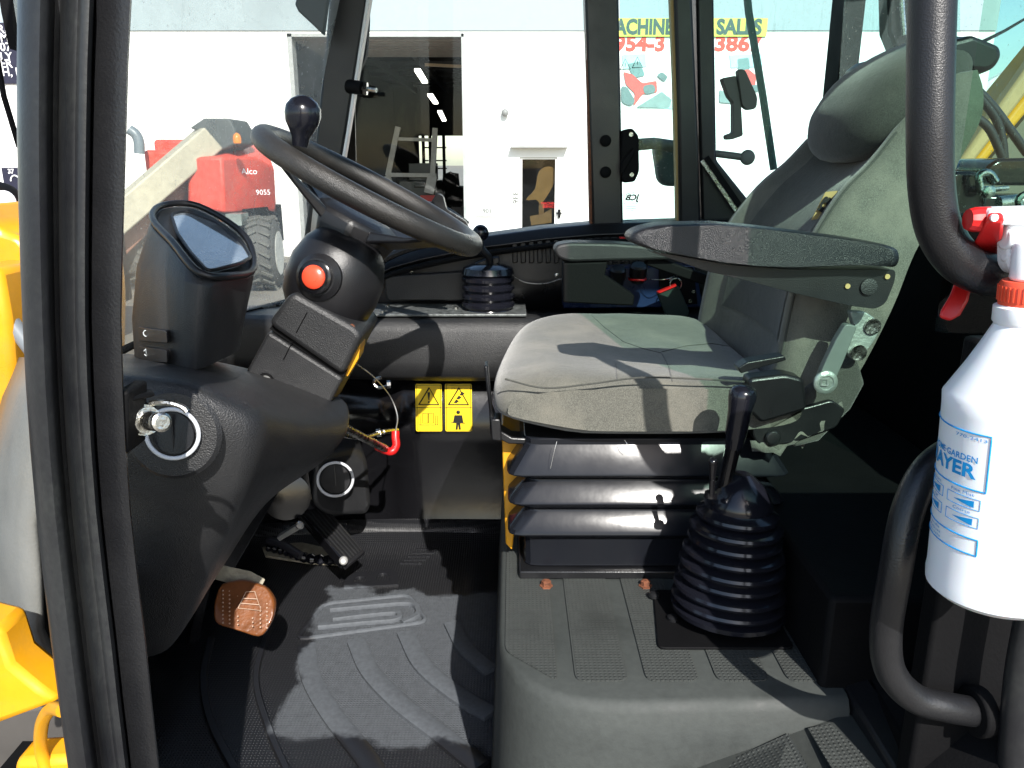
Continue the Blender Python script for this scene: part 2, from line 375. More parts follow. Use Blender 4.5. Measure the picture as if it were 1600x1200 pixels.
# white platform machine inside
Y0 = 25.0
lf = thing('access_platform', 'white framed lift machine parked inside the open doorway', 'machine', (X(645, 300, Y0), Y0, 0))
wm = pm('white frame paint', (.55,.55,.52), .5)
b = BM()
beam(b, P(622,198,Y0), P(606,275,Y0), .16, .12); beam(b, P(680,200,Y0), P(676,275,Y0), .16, .12)
beam(b, P(618,217,Y0+.05), P(682,219,Y0+.05), .1, .1); beam(b, P(604,273,Y0), P(682,274,Y0), .1, .12)
beam(b, P(676,275,Y0), P(670,302,Y0), .3, .12); beam(b, P(604,275,Y0), P(612,300,Y0), .24, .12); obj('frame', b, wm, lf, bevel=.01)
b = BM(); bb(b, X(612,0,Y0), X(674,0,Y0), Y0+.1, Y0+2.2, .5, Z(283,Y0)); bb(b, X(628,0,Y0), X(668,0,Y0), Y0+.2, Y0+2, Z(283,Y0)+.01, Z(255,Y0)); bb(b, X(638,0,Y0),X(664,0,Y0), Y0, Y0+.1, Z(293,Y0), Z(287,Y0))
obj('body', b, pm('dark body', (.05,.06,.055), .4), lf, bevel=.02)
b = BM(); bb(b, X(648,0,Y0), X(674,0,Y0), Y0-.1, Y0+.09, Z(316,Y0), Z(305,Y0)); obj('bumper', b, M['red'], lf)
b = BM()
for x in (614, 670): lathe(b, V(X(x,0,Y0)-.12, Y0+.5, .45), V(1,0,0), [(0,.40),(.04,.45),(.2,.45),(.24,.40)], 20)
objs('wheel', b, M['dark'], lf)
Y1 = 29.0
fk = thing('forklift', 'dark forklift with upright mast and roll cage behind the white lift machine', 'forklift', (X(700,300,Y1), Y1, 0))
b = BM()
for x in (657, 668, 690): bb(b, X(x,0,Y1)-.05, X(x,0,Y1)+.05, Y1-.5, Y1-.38, .3, Z(212,Y1))
for y in (230, 250, 262): bb(b, X(655,0,Y1), X(694,0,Y1), Y1-.52, Y1-.4, Z(y+2,Y1), Z(y,Y1))
obj('mast', b, M['dark'], fk)
b = BM(); prism(b, poly([(686,292),(700,270),(712,272),(714,292),(727,293),(729,340),(684,340)], Y1), (0, 1.6, 0)); obj('body', b, M['dark'], fk)
b = BM(); tube(b, PP([(692,290,Y1-.1),(694,274,Y1-.1),(704,270,Y1-.1),(711,274,Y1-.1),(712,290,Y1-.1)]), .05); obj('roll_cage', b, M['dark'], fk)
b = BM()
for x in (690, 722): lathe(b, V(X(x,0,Y1)-.12, Y1+.5, .4), V(1,0,0), [(0,.36),(.04,.4),(.2,.4),(.24,.36)], 18)
objs('wheel', b, M['dark'], fk)
# banner over the right of the facade
bn = thing('sales_banner', 'yellow and white sales banner with machine pictures high on the white wall', 'banner', P(1080, 175, D-.06))
b = BM(); bb(b, X(935,40), X(1198,40), D-.044, D-.034, Z(57.5), Z(29)); obj('headline_strip', b, pm('yellow vinyl', (.62,.66,.10), .6, var=.03), bn)
for w_, x_, sx_ in (('MACHINERY', 1012, .83), ('SALES', 1155, .92)):
    b = BM(); text(b, w_, P(x_, 43, D-.048), .29, bold=.018, sx=sx_, ext=.003); obj('headline', b, pm('dark lettering', (.05,.09,.08), .6), bn)
for w_, x_, sx_ in (('954-3', 1000, 1.12), ('3867', 1153, 1.2)):
    b = BM(); text(b, w_, P(x_, 69, D-.008), .30, bold=.016, sx=sx_, ext=.003); obj('phone_number', b, pm('red lettering', (.62,.07,.05), .6), bn)
rm, dk, gl_ = pm('printed red', (.62,.10,.09), .6), pm('printed grey', (.14,.20,.20), .6), pm('printed pale teal', (.42,.62,.62), .6)
b = BM(); prism(b, poly([(972,86),(1008,84),(1010,104),(974,108)], D-.02), (0,.012,0)); prism(b, poly([(1140,86),(1190,84),(1192,104),(1142,106)], D-.02), (0,.012,0)); prism(b, poly([(1008,168),(1046,150),(1052,170)], D-.022), (0,.012,0)); objs('picture_sky', b, gl_, bn)
def flat(name, m, polys, dy):
    for q_, rr_ in polys:
        b = BM(); prism(b, rpoly(poly(q_, D-dy), rr_), (0,.010,0)); obj(name, b, m, bn)
flat('picture_loader', rm, [([(974,112),(988,116),(1004,130),(1026,126),(1027,144),(1004,147),(996,158),(990,166),(992,146),(978,132)],.04)], .026)
flat('picture_loader', rm, [([(1150,112),(1170,108),(1182,118),(1180,134),(1156,138)],.04)], .026)
flat('picture_cab', pm('printed dark teal', (.16,.26,.26), .6), [([(980,100),(1000,96),(1008,118),(990,122)],.05), ([(1152,92),(1170,90),(1172,108),(1154,111)],.04)], .024)
flat('picture_track', dk, [([(971,134),(980,136),(993,158),(986,166),(971,160)],.09), ([(1004,134),(1022,131),(1025,144),(1007,148)],.09), ([(1146,136),(1186,132),(1188,142),(1148,148)],.07), ([(1026,118),(1034,112),(1044,120),(1038,128)],.05)], .034)
flat('picture_bucket', pm('printed bucket grey', (.22,.30,.29), .6), [([(994,168),(1034,143),(1050,156),(1046,168)],.03), ([(1124,140),(1138,146),(1148,162),(1124,160)],.04)], .030)
# signs at the far left
def sign(name, label, x0, y0, x1, y1, lines, hs):
    t = thing(name, label, 'sign', P((x0+x1)/2, y1, D-.04))
    b = BM(); bb(b, X(x0,y0), X(x1,y0), D-.05, D-.005, Z(y1), Z(y0)); obj('panel', b, pm('navy black board', (.012,.012,.03), .5), t)
    b = BM()
    for s, x, y in lines: text(b, s, P(x, y, D-.055), hs, bold=.003, align='LEFT', ext=.003)
    obj('lettering', b, pm('white letters', (.8,.8,.8), .5), t); return t
sign('rental_sign', 'tall black board with white lettering on the wall at the far left', -60, 36, 45, 131, [('RE',-4,46),('MI',0,59),('07',0,74),('LY',0,89),('ER',0,100),('H, FL',3,113)], .17)
t_ = sign('phone_sign', 'smaller black board with number and headset mark below the tall board', 4, 262, 60, 297, [('37', 12, 268)], .1)
b = BM(); tube(b, [P(24,283,D-.07)+V(math.cos(a)*.1,0,math.sin(a)*.12) for a in [math.pi*i/10 for i in range(11)]], .015, 6); obj('headset_mark', b, M['white'], t_)
b = BM()
for k in range(8): bb(b, X(188), X(211), D-.03, D-.01, Z(50+k*7.5), Z(47+k*7.5))
tag(obj('wall_vent', b, pm('grey louvre', (.35,.38,.42), .6)), 'grey louvred vent high on the white wall beside the dark pillar', 'vent')
# neighbour building at the right
nbm = pm('pale siding', (.40,.47,.47), .7, var=.08)
n2 = thing('neighbour_shed', 'pale grey shed with white sloping trim beyond the right window', 'building', P(1620, 250, 26))
b = BM(); bb(b, 11.0, 40, 26, 36, 0, 4.3); obj('wall', b, nbm, n2)
b = BM()
for k in range(14): bb(b, 11.0, 40, 25.97, 25.99, .3+k*.3, .32+k*.3)
obj('siding_line', b, pm('seam', (.25,.30,.30), .7), n2)
b = BM(); prism(b, poly([(1500,82),(1534,-40),(1560,-40),(1536,60),(1533,90)], 25), (0,.3,0)); prism(b, poly([(1508,148),(1620,84),(1700,84),(1700,150)], 25), (0,.3,0)); obj('trim', b, pm('white trim', (.7,.7,.7), .6), n2)

# red telehandler in the yard
D2 = 13.0
th = thing('telehandler', 'red telehandler with grey boom and black boom head parked outside the windshield', 'telehandler', (X(340,400,D2), D2+1, 0))
rp = pm('faded red paint', (.62,.055,.03), .5, var=.12, vscale=3, dust=.4, dustcol=(.5,.2,.15)); rp2 = M['dark']
def faces(bm, pts, fs):
    v = [bm.verts.new(p) for p in pts]
    for f in fs: bm.faces.new([v[i] for i in f])
b = BM(); pts = PP([(294,245,D2),(347,246,D2),(352,333,D2),(294,322,D2),(428,262,14.6),(430,330,14.6),(330,231,14.9),(385,221,14.9),(418,234,15.1),(400,246,14.0),(294,330,15.6),(432,330,16.2),(400,225,15.8)])
faces(b, pts, [(0,1,2,3),(1,9,4,5,2),(0,6,7,1),(1,7,9),(9,7,8,4),(4,8,11,5),(0,3,10,6),(6,10,11,8,12),(6,12,7),(7,12,8),(3,2,5,11,10)])
obj('hood', b, rp, th, bevel=.04)
b = BM(); text(b, 'Alco', P(393,268,13.72)-V(0,.12,0), .10, right=V(.9,.43,0).normalized()); text(b, '9055', P(418,300,14.25)-V(0,.25,0), .09, right=V(.9,.43,0).normalized()); obj('lettering', b, M['white'], th)
bp_ = pm('dusty beige boom paint', (.40,.37,.28), .6, var=.15)
b = BM(); beam(b, P(120,395,D2-.8), P(328,216,D2+.4), .55, .42); obj('boom', b, bp_, th, bevel=.03)
b = BM(); beam(b, P(120,450,D2-.7), P(300,268,D2+.5), .4, .28); obj('lift_arm', b, pm('dull red brown arm', (.25,.12,.08), .6), th, bevel=.02)
b = BM(); prism(b, poly([(296,200),(318,185),(358,185),(367,200),(370,225),(345,236),(322,240),(318,208)], D2+.3), (0,.9,0)); obj('boom_head', b, pm('dusty black steel', (.07,.08,.08), .6), th, bevel=.03)
b = BM(); lathe(b, P(371,224,D2), V(0,0,1), [(0,.06),(.08,.065),(.13,.05),(.16,.01)], 14); obj('beacon', b, pm('orange beacon', (.8,.22,.03), .3), th)
b = BM(); bb(b, X(180,0,D2), X(350,0,D2), D2+.5, D2+2.2, .62, 1.30); bb(b, X(180,0,D2), X(300,0,D2), D2+.45, D2+.49, 1.0, 1.25); obj('chassis', b, M['dark'], th, bevel=.03)
b = BM(); bb(b, X(180,0,D2), X(236,0,D2), D2+.3, D2+2, 1.35, 2.25); bb(b, X(185,0,D2), X(265,0,D2), D2+.6, D2+2, 2.0, 2.42); obj('engine_cover', b, rp, th, bevel=.06)
b = BM(); tube(b, sm(PP([(218,240,D2),(217,222,D2),(212,210,D2),(203,203,D2)]), 5), .08); obj('exhaust', b, pm('steel pipe', (.15,.18,.2), .4), th)
b = BM(); bb(b, X(322,0,D2), X(348,0,D2), D2-.06, D2+.3, Z(352,D2), Z(334,D2)); obj('tail_lamp_box', b, M['zinc'], th)
b = BM(); dome(b, P(347,342,D2-.06), .05); obj('tail_lamp', b, pm('amber lens', (.8,.25,.03), .3), th)
for wi, (cx, Yw, rr) in enumerate(((409, D2+.2, .60), (222, D2+.4, .62), (300, D2+2.4, .6))):
    c = V(X(cx,395,Yw)-.2, Yw, rr); ax = V(1,.10,0).normalized()
    b = BM(); lathe(b, c, ax, [(0,rr*.6),(.02,rr*.85),(.08,rr*.96),(.40,rr*.96),(.46,rr*.85),(.48,rr*.6),(.42,rr*.58)], 40)
    wh = obj('tyre', b, pm('dusty tyre', (.075,.075,.07), .85, bump=.4, bscale=40), th)
    b = BM(); x_, y_ = frame_of(ax)
    for k in range(22):
        a = 2*math.pi*k/22
        for s in (0, 1):
            a2 = a + s*.14; rd = x_*math.cos(a2)+y_*math.sin(a2); tn = x_*-math.sin(a2)+y_*math.cos(a2)
            p0 = c + ax*(.05+s*.22) + rd*rr*.97; p1 = c + ax*(.22+s*.22) + rd*rr*.98 + tn*(.09 if s == 0 else -.09)
            beam(b, p0, p1, .045, .05, rd)
    obj('tread', b, pm('tyre tread', (.09,.09,.08), .85), wh)
    b = BM(); lathe(b, c+ax*.40, ax, [(0,.02),(0,rr*.3),(.03,rr*.35),(.05,rr*.56),(.09,rr*.6)], 30); obj('rim', b, pm('pale rim', (.6,.6,.56), .5), wh)

# ================================================================ THE MACHINE'S CAB
FZ = CZ-.83; HZ = CZ-.55
cab = thing('work_machine', 'yellow and black work machine whose open cab with pillars and windows fills the picture', 'work machine', (0, 1.1, FZ))
# near front pillar: cross-sections follow the curve of the pillar
ys = [0,100,200,300,400,500,600,700,800,900,1000,1100,1200,1350]
Lx = [27,26,26,28,31,35,40,47,56,67,79,92,106,130]
Rx = [206,201,198,195,192,190,193,198,205,216,228,238,249,268]
def pill(us, name, m, y0=0):
    rings = []
    for y, l, r in zip(ys, Lx, Rx):
        if y < y0: continue
        rings.append([P(l+(r-l)*u, y, .49+d) for u, d in us])
    top = [p + V((p-rings[1][0]).x*0, 0, 0) for p in rings[0]]
    if not y0: rings.insert(0, [V(p.x+.012, p.y, CZ+.70) for p in top]); b = BM(); loft(b, rings); return obj(name, b, m, cab, angle=60)
seal = pill([(0,.02),(.02,.0),(.05,-.005),(.10,-.008),(.15,-.0095),(.20,-.010),(.25,-.007),(.28,-.004),(.33,.012),(.375,.014),(.41,.0),(.45,-.008),(.50,-.004),(.53,-.003),(.58,-.007),(.63,-.006),(.665,.004),(.68,.02),(.68,.04),(0,.04)], 'door_seal', M['seal'])
pil = pill([(.67,.0245),(.70,.006),(.985,.006),(1.0,.012),(1.0,.075),(.67,.075)], 'front_pillar', M['steel'])
yt = pill([(-.035,.03),(-.02,.012),(.01,.004),(.02,.012),(.02,.06),(-.035,.06)], 'pillar_edge', M['yellow'], 400)
# roof, with rear and front headers
b = BM(); bb(b, -.72, 1.0, .50, 1.84, CZ+.66, CZ+.74); obj('roof', b, M['dark'], cab, bevel=.01)
b = BM(); bb(b, -.74, 1.0, .50, 1.86, FZ-.06, FZ-.012); obj('floor_pan', b, M['dark'], cab)
# front bulkhead under the windshield
gxy = [(-.33,.57),(-.46,.80),(-.605,1.05),(-.68,1.30),(-.655,1.50),(-.53,1.83)]
b = BM(); sheet(b, [[V(x,y,FZ-.01) for x, y in gxy], [V(x,y,CZ-.40) for x, y in gxy]]); obj('front_bulkhead', b, M['steel'], cab, solid=.012)
# windshield and its lower seal
g0 = [V(x,y,CZ-.40) for x, y in gxy]; gw = [V(x+.004,y,CZ-.31) for x, y in gxy]
g1 = [V(x,y,CZ+.65) for x, y in ((-.33,.57),(-.46,.80),(-.57,1.05),(-.60,1.30),(-.50,1.50),(-.20,1.83))]
b = BM(); sheet(b, [sm(g0, 6), sm(g1, 6)]); ws = obj('windshield', b, M['gdirty'], cab)
b = BM(); tube(b, sm([p+V(.01,-.01,0) for p in gw], 6), .007, 8); obj('windshield_seal', b, M['dark'], cab)
# far front pillar
b = BM()
def slab(pxs, Y, d): prism(b, poly(pxs, Y), (0, d, 0))
slab([(508,-260),(612,-260),(574,0),(556,110),(540,210),(522,320),(505,400),(488,492),(458,492),(470,400),(486,290),(498,170),(509,60),(514,0)], 1.76, .06)
obj('far_front_pillar', b, M['steel'], cab, bevel=.006)
b = BM(); tube(b, PP([(579,-30,1.755),(545,195,1.755),(524,322,1.755)]), .003, 6); obj('pillar_trim', b, M['white'], cab)
# far side posts
b = BM(); slab([(908,-260),(970,-260),(967,0),(971,200),(974,352),(926,356),(921,200),(914,0)], 1.75, .05); obj('middle_post', b, M['steel'], cab, bevel=.005)
b = BM()
for y in (220, 269): lathe(b, P(946, y, 1.748), V(0,-1,0), [(0,.012),(.004,.012),(.006,.009)], 20)
objs('plug', b, M['dark'], cab)
b = BM(); prism(b, poly([(913.5,-100),(917,-100),(925.5,356),(922,356)], 1.752), (0,.03,0)); obj('post_seal', b, M['rust'], cab, label='thin rusty red edge of the middle post')
b = BM(); slab([(1056,-260),(1088,-260),(1082,0),(1090,180),(1096,350),(1062,352),(1060,180),(1054,0)], 1.74, .06); slab([(1082.5,-260),(1124,-260),(1116,0),(1120,250),(1168,310),(1190,350),(1097,351),(1092,180)], 1.765, .05); obj('rear_post', b, M['steel'], cab, bevel=.006)
b = BM(); prism(b, poly([(1043,-100),(1053,-100),(1059,120),(1066,351),(1058,351),(1052,120)], 1.752), (0,.02,0)); obj('window_edge', b, M['tan'], cab, label='tan and red edge strip beside the rear post')
b = BM(); beam(b, P(1098,250,1.755), P(1158,338,1.755), .006, .012); obj('bright_strip', b, M['chrome'], cab)
b = BM(); beam(b, P(1103,246,1.752), P(1164,334,1.752), .008, .012); obj('gas_strut', b, M['dark'], cab)
# far windows (flat panes behind the posts)
b = BM(); prism(b, poly([(545,-260),(925,-260),(925,362),(740,384),(560,420)], 1.785), (0,.004,0)); obj('side_window', b, M['glass'], cab)
wn = BM(); prism(wn, poly([(966,-260),(1062,-260),(1066,352),(972,356)], 1.785), (0,.004,0)); obj('narrow_window', wn, M['gtint'], cab)
wn = BM(); prism(wn, poly([(1112,-260),(1500,-260),(1500,420),(1150,420),(1120,350)], 1.822), (0,.004,0)); obj('quarter_window', wn, M['gtint'], cab)
b = BM(); prism(b, poly([(1383,-260),(1420,-260),(1424,50),(1413,80),(1401,80),(1389,50)], 1.76), (0,.05,0)); obj('rear_pillar', b, M['steel'], cab, bevel=.006)
b = BM(); tube(b, sm(PP([(1408,-60,1.75),(1409,0,1.75),(1413,55,1.75)]), 4), .005, 8); obj('bright_strip', b, M['chrome'], cab)
# decal on narrow window
b = BM(); R1 = V(-1,0,0); text(b, 'JCB', P(988,309,1.78), .013, right=R1, up=V(.25,0,1).normalized(), bold=.0008)
for y in (322, 325.5, 329, 334, 344): bb(b, P(978,y,1.78).x, P(994,y,1.78).x, 1.78, 1.7805, P(986,y,1.78).z-.0012, P(986,y,1.78).z)
b2 = poly([(979,303),(998,299),(995,318),(976,319)], 1.78)
tube(b, b2+[b2[0]], .0007, 4); obj('window_sticker', b, M['black'], cab, label='black maker sticker seen in mirror writing on the narrow window')
b = BM()
for cx, cy in ((977, 101), (996, 98)):
    q = poly([(cx-8, cy+8),(cx, cy-9),(cx+8, cy+7)], 1.78); tube(b, q+[q[0]], .0008, 4)
    tube(b, poly([(cx, cy-3),(cx, cy+3)], 1.78), .0006, 4)
obj('warning_triangle', b, M['black'], cab)
# sill and door-card along the far side
sill = [(580,418),(610,402),(660,388),(745,371),(850,357),(930,350),(1060,346),(1150,343),(1260,343)]
b = BM(); top = poly(sill, 1.74); low = poly([(x, y+18) for x, y in sill], 1.715)
back = [V(p.x, 1.80, p.z+.004) for p in top]; lowb = [V(p.x, 1.80, p.z-.02) for p in low]
loft(b, [[a, c_, d_, e_] for a, c_, d_, e_ in zip(top, back, lowb, low)]); obj('window_sill', b, M['plastic2'], cab, bevel=.004)
b = BM(); tube(b, sm([p+V(0,-.012,-.012) for p in low], 4), .006, 8); obj('sill_bead', b, M['dark'], cab)
b = BM(); rows = []
for (x, y) in sill:
    rows.append([P(x, y+16, 1.735), P(x, y+34, 1.735), P(x, max(y+62, 436), 1.73), V(P(x,y,1.735).x, 1.73, CZ-.315)])
sheet(b, rows); obj('upper_side_panel', b, M['plastic2'], cab, solid=.006)
b = BM()
for k in range(17):
    x = 800 + k*13; prism(b, poly([(x,378-(x-800)*.05),(x+8,377.5-(x-800)*.05),(x+9,410),(x+1,412)], 1.722), (0,.01,0))
obj('panel_rib', b, M['plastic2'], cab, bevel=.002)
b = BM()
for x, y in ((642,424),(870,430)): lathe(b, P(x,y,1.728), V(0,-1,0), [(0,.005),(.003,.005),(.004,.003)], 12)
objs('panel_screw', b, M['chrome'], cab)
# side console: rounded ledge falling to the vertical wall
prof = [(1.74,-.318),(1.66,-.312),(1.60,-.312),(1.585,-.318),(1.578,-.335),(1.572,-.395),(1.577,-.425),(1.60,-.440),(1.64,-.443)]
xs = [-.62,-.45,-.36,-.28,-.15,0,.2,.45,.72]; b = BM(); rows = []
for x in xs:
    k = max(0, (-.22-x))*.25
    rows.append([V(x, y+k*.5, CZ+z) for y, z in prof])
sheet(b, rows); obj('side_console', b, M['plastic'], cab, solid=.006, angle=50)
b = BM(); bb(b, -.30, .03, 1.60, 1.73, CZ-.306, CZ-.300); obj('console_plate', b, M['plate'], cab, bevel=.002)
b = BM()
for x, y in ((-.27,1.62),(-.06,1.62),(-.27,1.69),(-.12,1.66),(-.02,1.70)): lathe(b, V(x,y,CZ-.300), V(0,0,1), [(0,.006),(.004,.006),(.005,.003)], 10)
objs('plate_bolt', b, M['chrome'], cab)
b = BM(); prism(b, rpoly(poly([(600,432),(730,424),(730,470),(604,470)], 1.700), .012), (0,.02,0)); obj('recess_panel', b, M['plastic'], cab, bevel=.003)
# lower wall behind the seat and footwell
b = BM(); rows = []
for x, yo in ((-.66,-.05),(-.45,.02),(-.30,.045),(-.26,.02),(-.235,.0),(-.2,0),(0,0),(.3,0),(.75,0)):
    rows.append([V(x,1.64+yo,CZ-.438), V(x,1.648+yo,CZ-.6), V(x,1.65+yo,CZ-.80), V(x,1.63+yo,FZ)])
sheet(b, rows); obj('side_wall', b, M['gloss'], cab, solid=.008, angle=60)
# warning decals
def decal(px0, px1, kind, lab):
    Yd = 1.629; q = poly([(px0,600),(px1,600),(px1+1,674),(px0+1,674)], Yd)
    b = BM(); prism(b, rpoly(q, .004), (0,.002,0)); o = obj('warning_decal', b, M['decal'], cab, label=lab)
    b = BM(); cx = (px0+px1)/2
    q = poly([(cx-15,632),(cx+1,606),(cx+16,632)], Yd-.0012); tube(b, q+[q[0]]+[q[1]], .0017, 6)
    ln = poly([(px0+1,637),(px1,637)], Yd-.0008); tube(b, ln, .0006, 4)
    q = poly([(px0+2,602),(px1-2,602),(px1-1,672),(px0+3,672)], Yd-.0005); tube(b, q+[q[0]], .0005, 4)
    if kind == 0:
        prism(b, poly([(cx-1.8,613),(cx+2.6,613),(cx+1.2,625),(cx-.2,625)], Yd-.001), (0,.001,0)); prism(b, poly([(cx-.9,627),(cx+1.9,627),(cx+1.9,630),(cx-.9,630)], Yd-.001), (0,.001,0))
        for a, b_ in ((-9,-1),(0,8)):
            q = poly([(cx+a,646),(cx+b_,646),(cx+b_,661),(cx+a,661)], Yd-.0005); tube(b, q+[q[0]], .0006, 4)
        for a in (-12,-15,11,14):
            tube(b, poly([(cx+a,649),(cx+a,664)], Yd-.0005), .0005, 4)
        tube(b, poly([(cx-15,664),(cx+15,664)], Yd-.0005), .0006, 4)
    else:
        dome(b, P(cx, 644, Yd-.001), .0042, V(0,1,0), .3)
        prism(b, poly([(cx-6,649),(cx+6,649),(cx+8,660),(cx+3,661),(cx+4,671),(cx+1,671),(cx,663),(cx-1,671),(cx-4,671),(cx-3,661),(cx-8,660)], Yd-.001), (0,.001,0))
        tube(b, poly([(cx-11,660),(cx+11,661)], Yd-.002), .0006, 4)
        for a, c_ in ((-3,628),(1,622),(6,616)): prism(b, poly([(cx+a-4,c_+1),(cx+a,c_-4),(cx+a+4,c_-1),(cx+a,c_+2)], Yd-.001), (0,.001,0))
    obj('decal_print', b, M['black'], o)
decal(649, 690, 0, 'yellow warning decal with exclamation triangle and open book, left of the pair')
decal(695, 737, 1, 'yellow warning decal with falling hazard triangle and belted figure, right of the pair')
# platform the seat stands on
def ring(z, ex, r):
    x0, y0 = -.016-ex*.35, .704-ex*.8
    pts = [V(x0,1.63,z), V(x0,y0,z), V(.36,y0+.012,z), V(.36,1.63,z)]
    out = [pts[0]]
    p, a, c_ = pts[1], pts[0], pts[2]
    s, e = p+(a-p).normalized()*r, p+(c_-p).normalized()*r
    for j in range(9):
        t = j/8; out.append(s*(1-t)**2+p*2*t*(1-t)+e*t*t)
    return out+[pts[2], pts[3]]
b = BM(); loft(b, [ring(HZ,-.012,.14), ring(HZ-.003,-.004,.14), ring(HZ-.012,.003,.145), ring(HZ-.05,.008,.15), ring(HZ-.15,.016,.15), ring(FZ+.02,.032,.16), ring(FZ,.04,.16)])
obj('seat_platform', b, M['humprib'], cab, angle=55)
b = BM()                                                 # pipped panels between smooth ribs
for x0, x1 in ((-.008,.050),(.070,.128),(.148,.206),(.226,.284),(.304,.345)):
    yn = .745 if x0 > 0 else .80
    q = [V(x0,yn,HZ+.0005), V(x1,.745,HZ+.0005), V(x1,1.30,HZ+.0005), V(x0,1.30,HZ+.0005)]; prism(b, rpoly(q,.012), (0,0,.0016))
objs('tread_panel', b, M['hump'], cab)
# door step at the bottom right
b = BM(); prism(b, PP([(1085,1200,.705),(1300,1108,.72),(1335,1112,.72),(1500,1330,.55),(1080,1400,.50)]), (0,0,-.03)); obj('door_sill', b, M['humprib'], cab, bevel=.004)
b = BM(); prism(b, PP([(1125,1197,.70),(1232,1148,.705),(1330,1320,.56),(1180,1320,.57)]), (0,0,.002)); prism(b, PP([(1262,1140,.705),(1312,1128,.71),(1440,1320,.56),(1370,1320,.56)]), (0,0,.002)); objs('sill_tread', b, M['hump'], cab)
b = BM(); prism(b, PP([(1312,1062,.745),(1352,1050,.745),(1540,1290,.56),(1462,1310,.56)]), (0,.01,-.05)); obj('sill_edge', b, M['steel'], cab, bevel=.004)
b = BM(); prism(b, PP([(1345,1045,.76),(1640,1045,.60),(1640,1400,.50),(1500,1300,.53)]), (0,.02,-.06)); obj('sill_plate', b, M['dark'], cab, bevel=.004)
# rear bulkhead + boxes
b = BM(); bb(b, .66, .70, .62, 1.78, FZ, CZ-.075); bb(b, .66, .70, 1.70, 1.78, CZ-.075, CZ+.66); obj('rear_bulkhead', b, M['dark'], cab, bevel=.005)
b = BM(); bb(b, .335, .655, .735, 1.62, FZ, CZ-.44); obj('storage_box', b, M['dark'], cab, bevel=.006)
b = BM(); bb(b, .368, 1.05, .605, .63, FZ-.05, CZ-.135); obj('lower_side_panel', b, M['dark'], cab, bevel=.004)
b = BM(); sheet(b, [[V(.335,.612,CZ-.13), V(1.02,.612,CZ-.13)], [V(.335,.612,CZ+.66), V(1.02,.612,CZ+.66)]]); obj('quarter_glass', b, M['gdoor'], cab)
b = BM(); bb(b, .95, 1.03, .58, .66, CZ-.13, CZ+.68); obj('door_post', b, M['dark'], cab, bevel=.01)
b = BM(); tube(b, sm(PP([(1625,860,.56),(1612,950,.56),(1592,1060,.56),(1580,1200,.56),(1575,1300,.56)]), 5), .011, 12); obj('door_post_seal', b, M['seal'], cab)
b = BM(); sheet(b, [[V(.672,.66,CZ-.07), V(.672,1.7,CZ-.07)], [V(.64,.66,CZ+.65), V(.64,1.7,CZ+.65)]]); obj('rear_window', b, M['gtint'], cab)
# grab handles
b = BM(); pth = sm(PP([(1462,-220,.58),(1458,-60,.57),(1455,60,.565),(1453,200,.56),(1456,300,.56),(1470,365,.56),(1505,412,.56),(1550,430,.565),(1590,432,.60)]), 8); tube(b, pth, .0150, 20); obj('upper_grab_handle', b, M['plastic2'], cab)
b = BM(); pth = sm(PP([(1560,690,.66),(1500,700,.62),(1450,735,.60),(1418,800,.59),(1398,900,.58),(1384,990,.58),(1392,1050,.58),(1428,1090,.58),(1475,1104,.58),(1520,1112,.585)]), 8); tube(b, pth, .0128, 20); obj('lower_grab_handle', b, M['steel'], cab)
b = BM(); lathe(b, P(1518,1112,.585), V(1,.1,0), [(0,.022),(.012,.022)], 20); obj('handle_flange', b, M['dark'], cab, bevel=.002)
# striker bracket and pin on the near pillar
b = BM(); prism(b, rpoly(PP([(176,612,.50),(200,612,.50),(198,712,.50),(178,712,.50)]), .003), (0,.03,0)); prism(b, PP([(186,616,.505),(196,622,.50),(242,612,.53),(234,606,.545)]), (0,0,-.004)); prism(b, PP([(197,628,.515),(240,632,.53),(238,676,.53),(198,700,.515)]), (0,.006,0)); obj('striker_bracket', b, M['dark'], cab, bevel=.002)
b = BM(); a_, e_ = P(222,656,.525), P(290,664,.485); dv = (e_-a_)
ax = dv.normalized(); lathe(b, a_, ax, [(0,.011),(.004,.011),(.004,.0095),(.010,.0095),(.010,.0062)]+[(.010+.0016*k, .0062+(.0006 if k % 2 else 0)) for k in range(1,9)]+[(.025,.0068),(.030,.0068),(.031,.005)], 18)
obj('striker_pin', b, M['chrome'], cab, angle=25)
b = BM(); tube(b, [P(256,650,.53)+V(.017*math.cos(a),.006*math.sin(a)*0,.008*math.sin(a)+.002) for a in [math.pi*(.05+.9*i/12) for i in range(13)]], .0022, 8); obj('striker_loop', b, M['chrome'], cab)
# window latch, handle, outside mirror mount
b = BM(); prism(b, rpoly(poly([(972,203),(988,200),(998,212),(999,268),(992,284),(974,286),(970,270)], 1.73), .006), (0,.03,0)); prism(b, poly([(970,255),(990,230),(992,240),(972,275)], 1.72), (0,.02,0)); lt = obj('latch_plate', b, M['dark'], cab, bevel=.003)
b = BM()
for x, y in ((986,210),(987,273)): lathe(b, P(x,y,1.727), V(0,-1,0), [(0,.0045),(.002,.0045)], 12)
objs('latch_screw', b, M['chrome'], lt)
b = BM(); prism(b, rpoly(poly([(1128,122),(1150,118),(1158,160),(1161,212),(1144,218),(1135,218),(1134,211),(1146,207),(1146,160),(1138,150)], 1.77), .004), (0,.025,0)); prism(b, rpoly(poly([(1152,108),(1164,108),(1184,152),(1182,170),(1168,172),(1160,165)], 1.765), .008), (0,.02,0)); obj('window_catch', b, pm('dusty catch', (.09,.10,.085), .6), cab, bevel=.003)
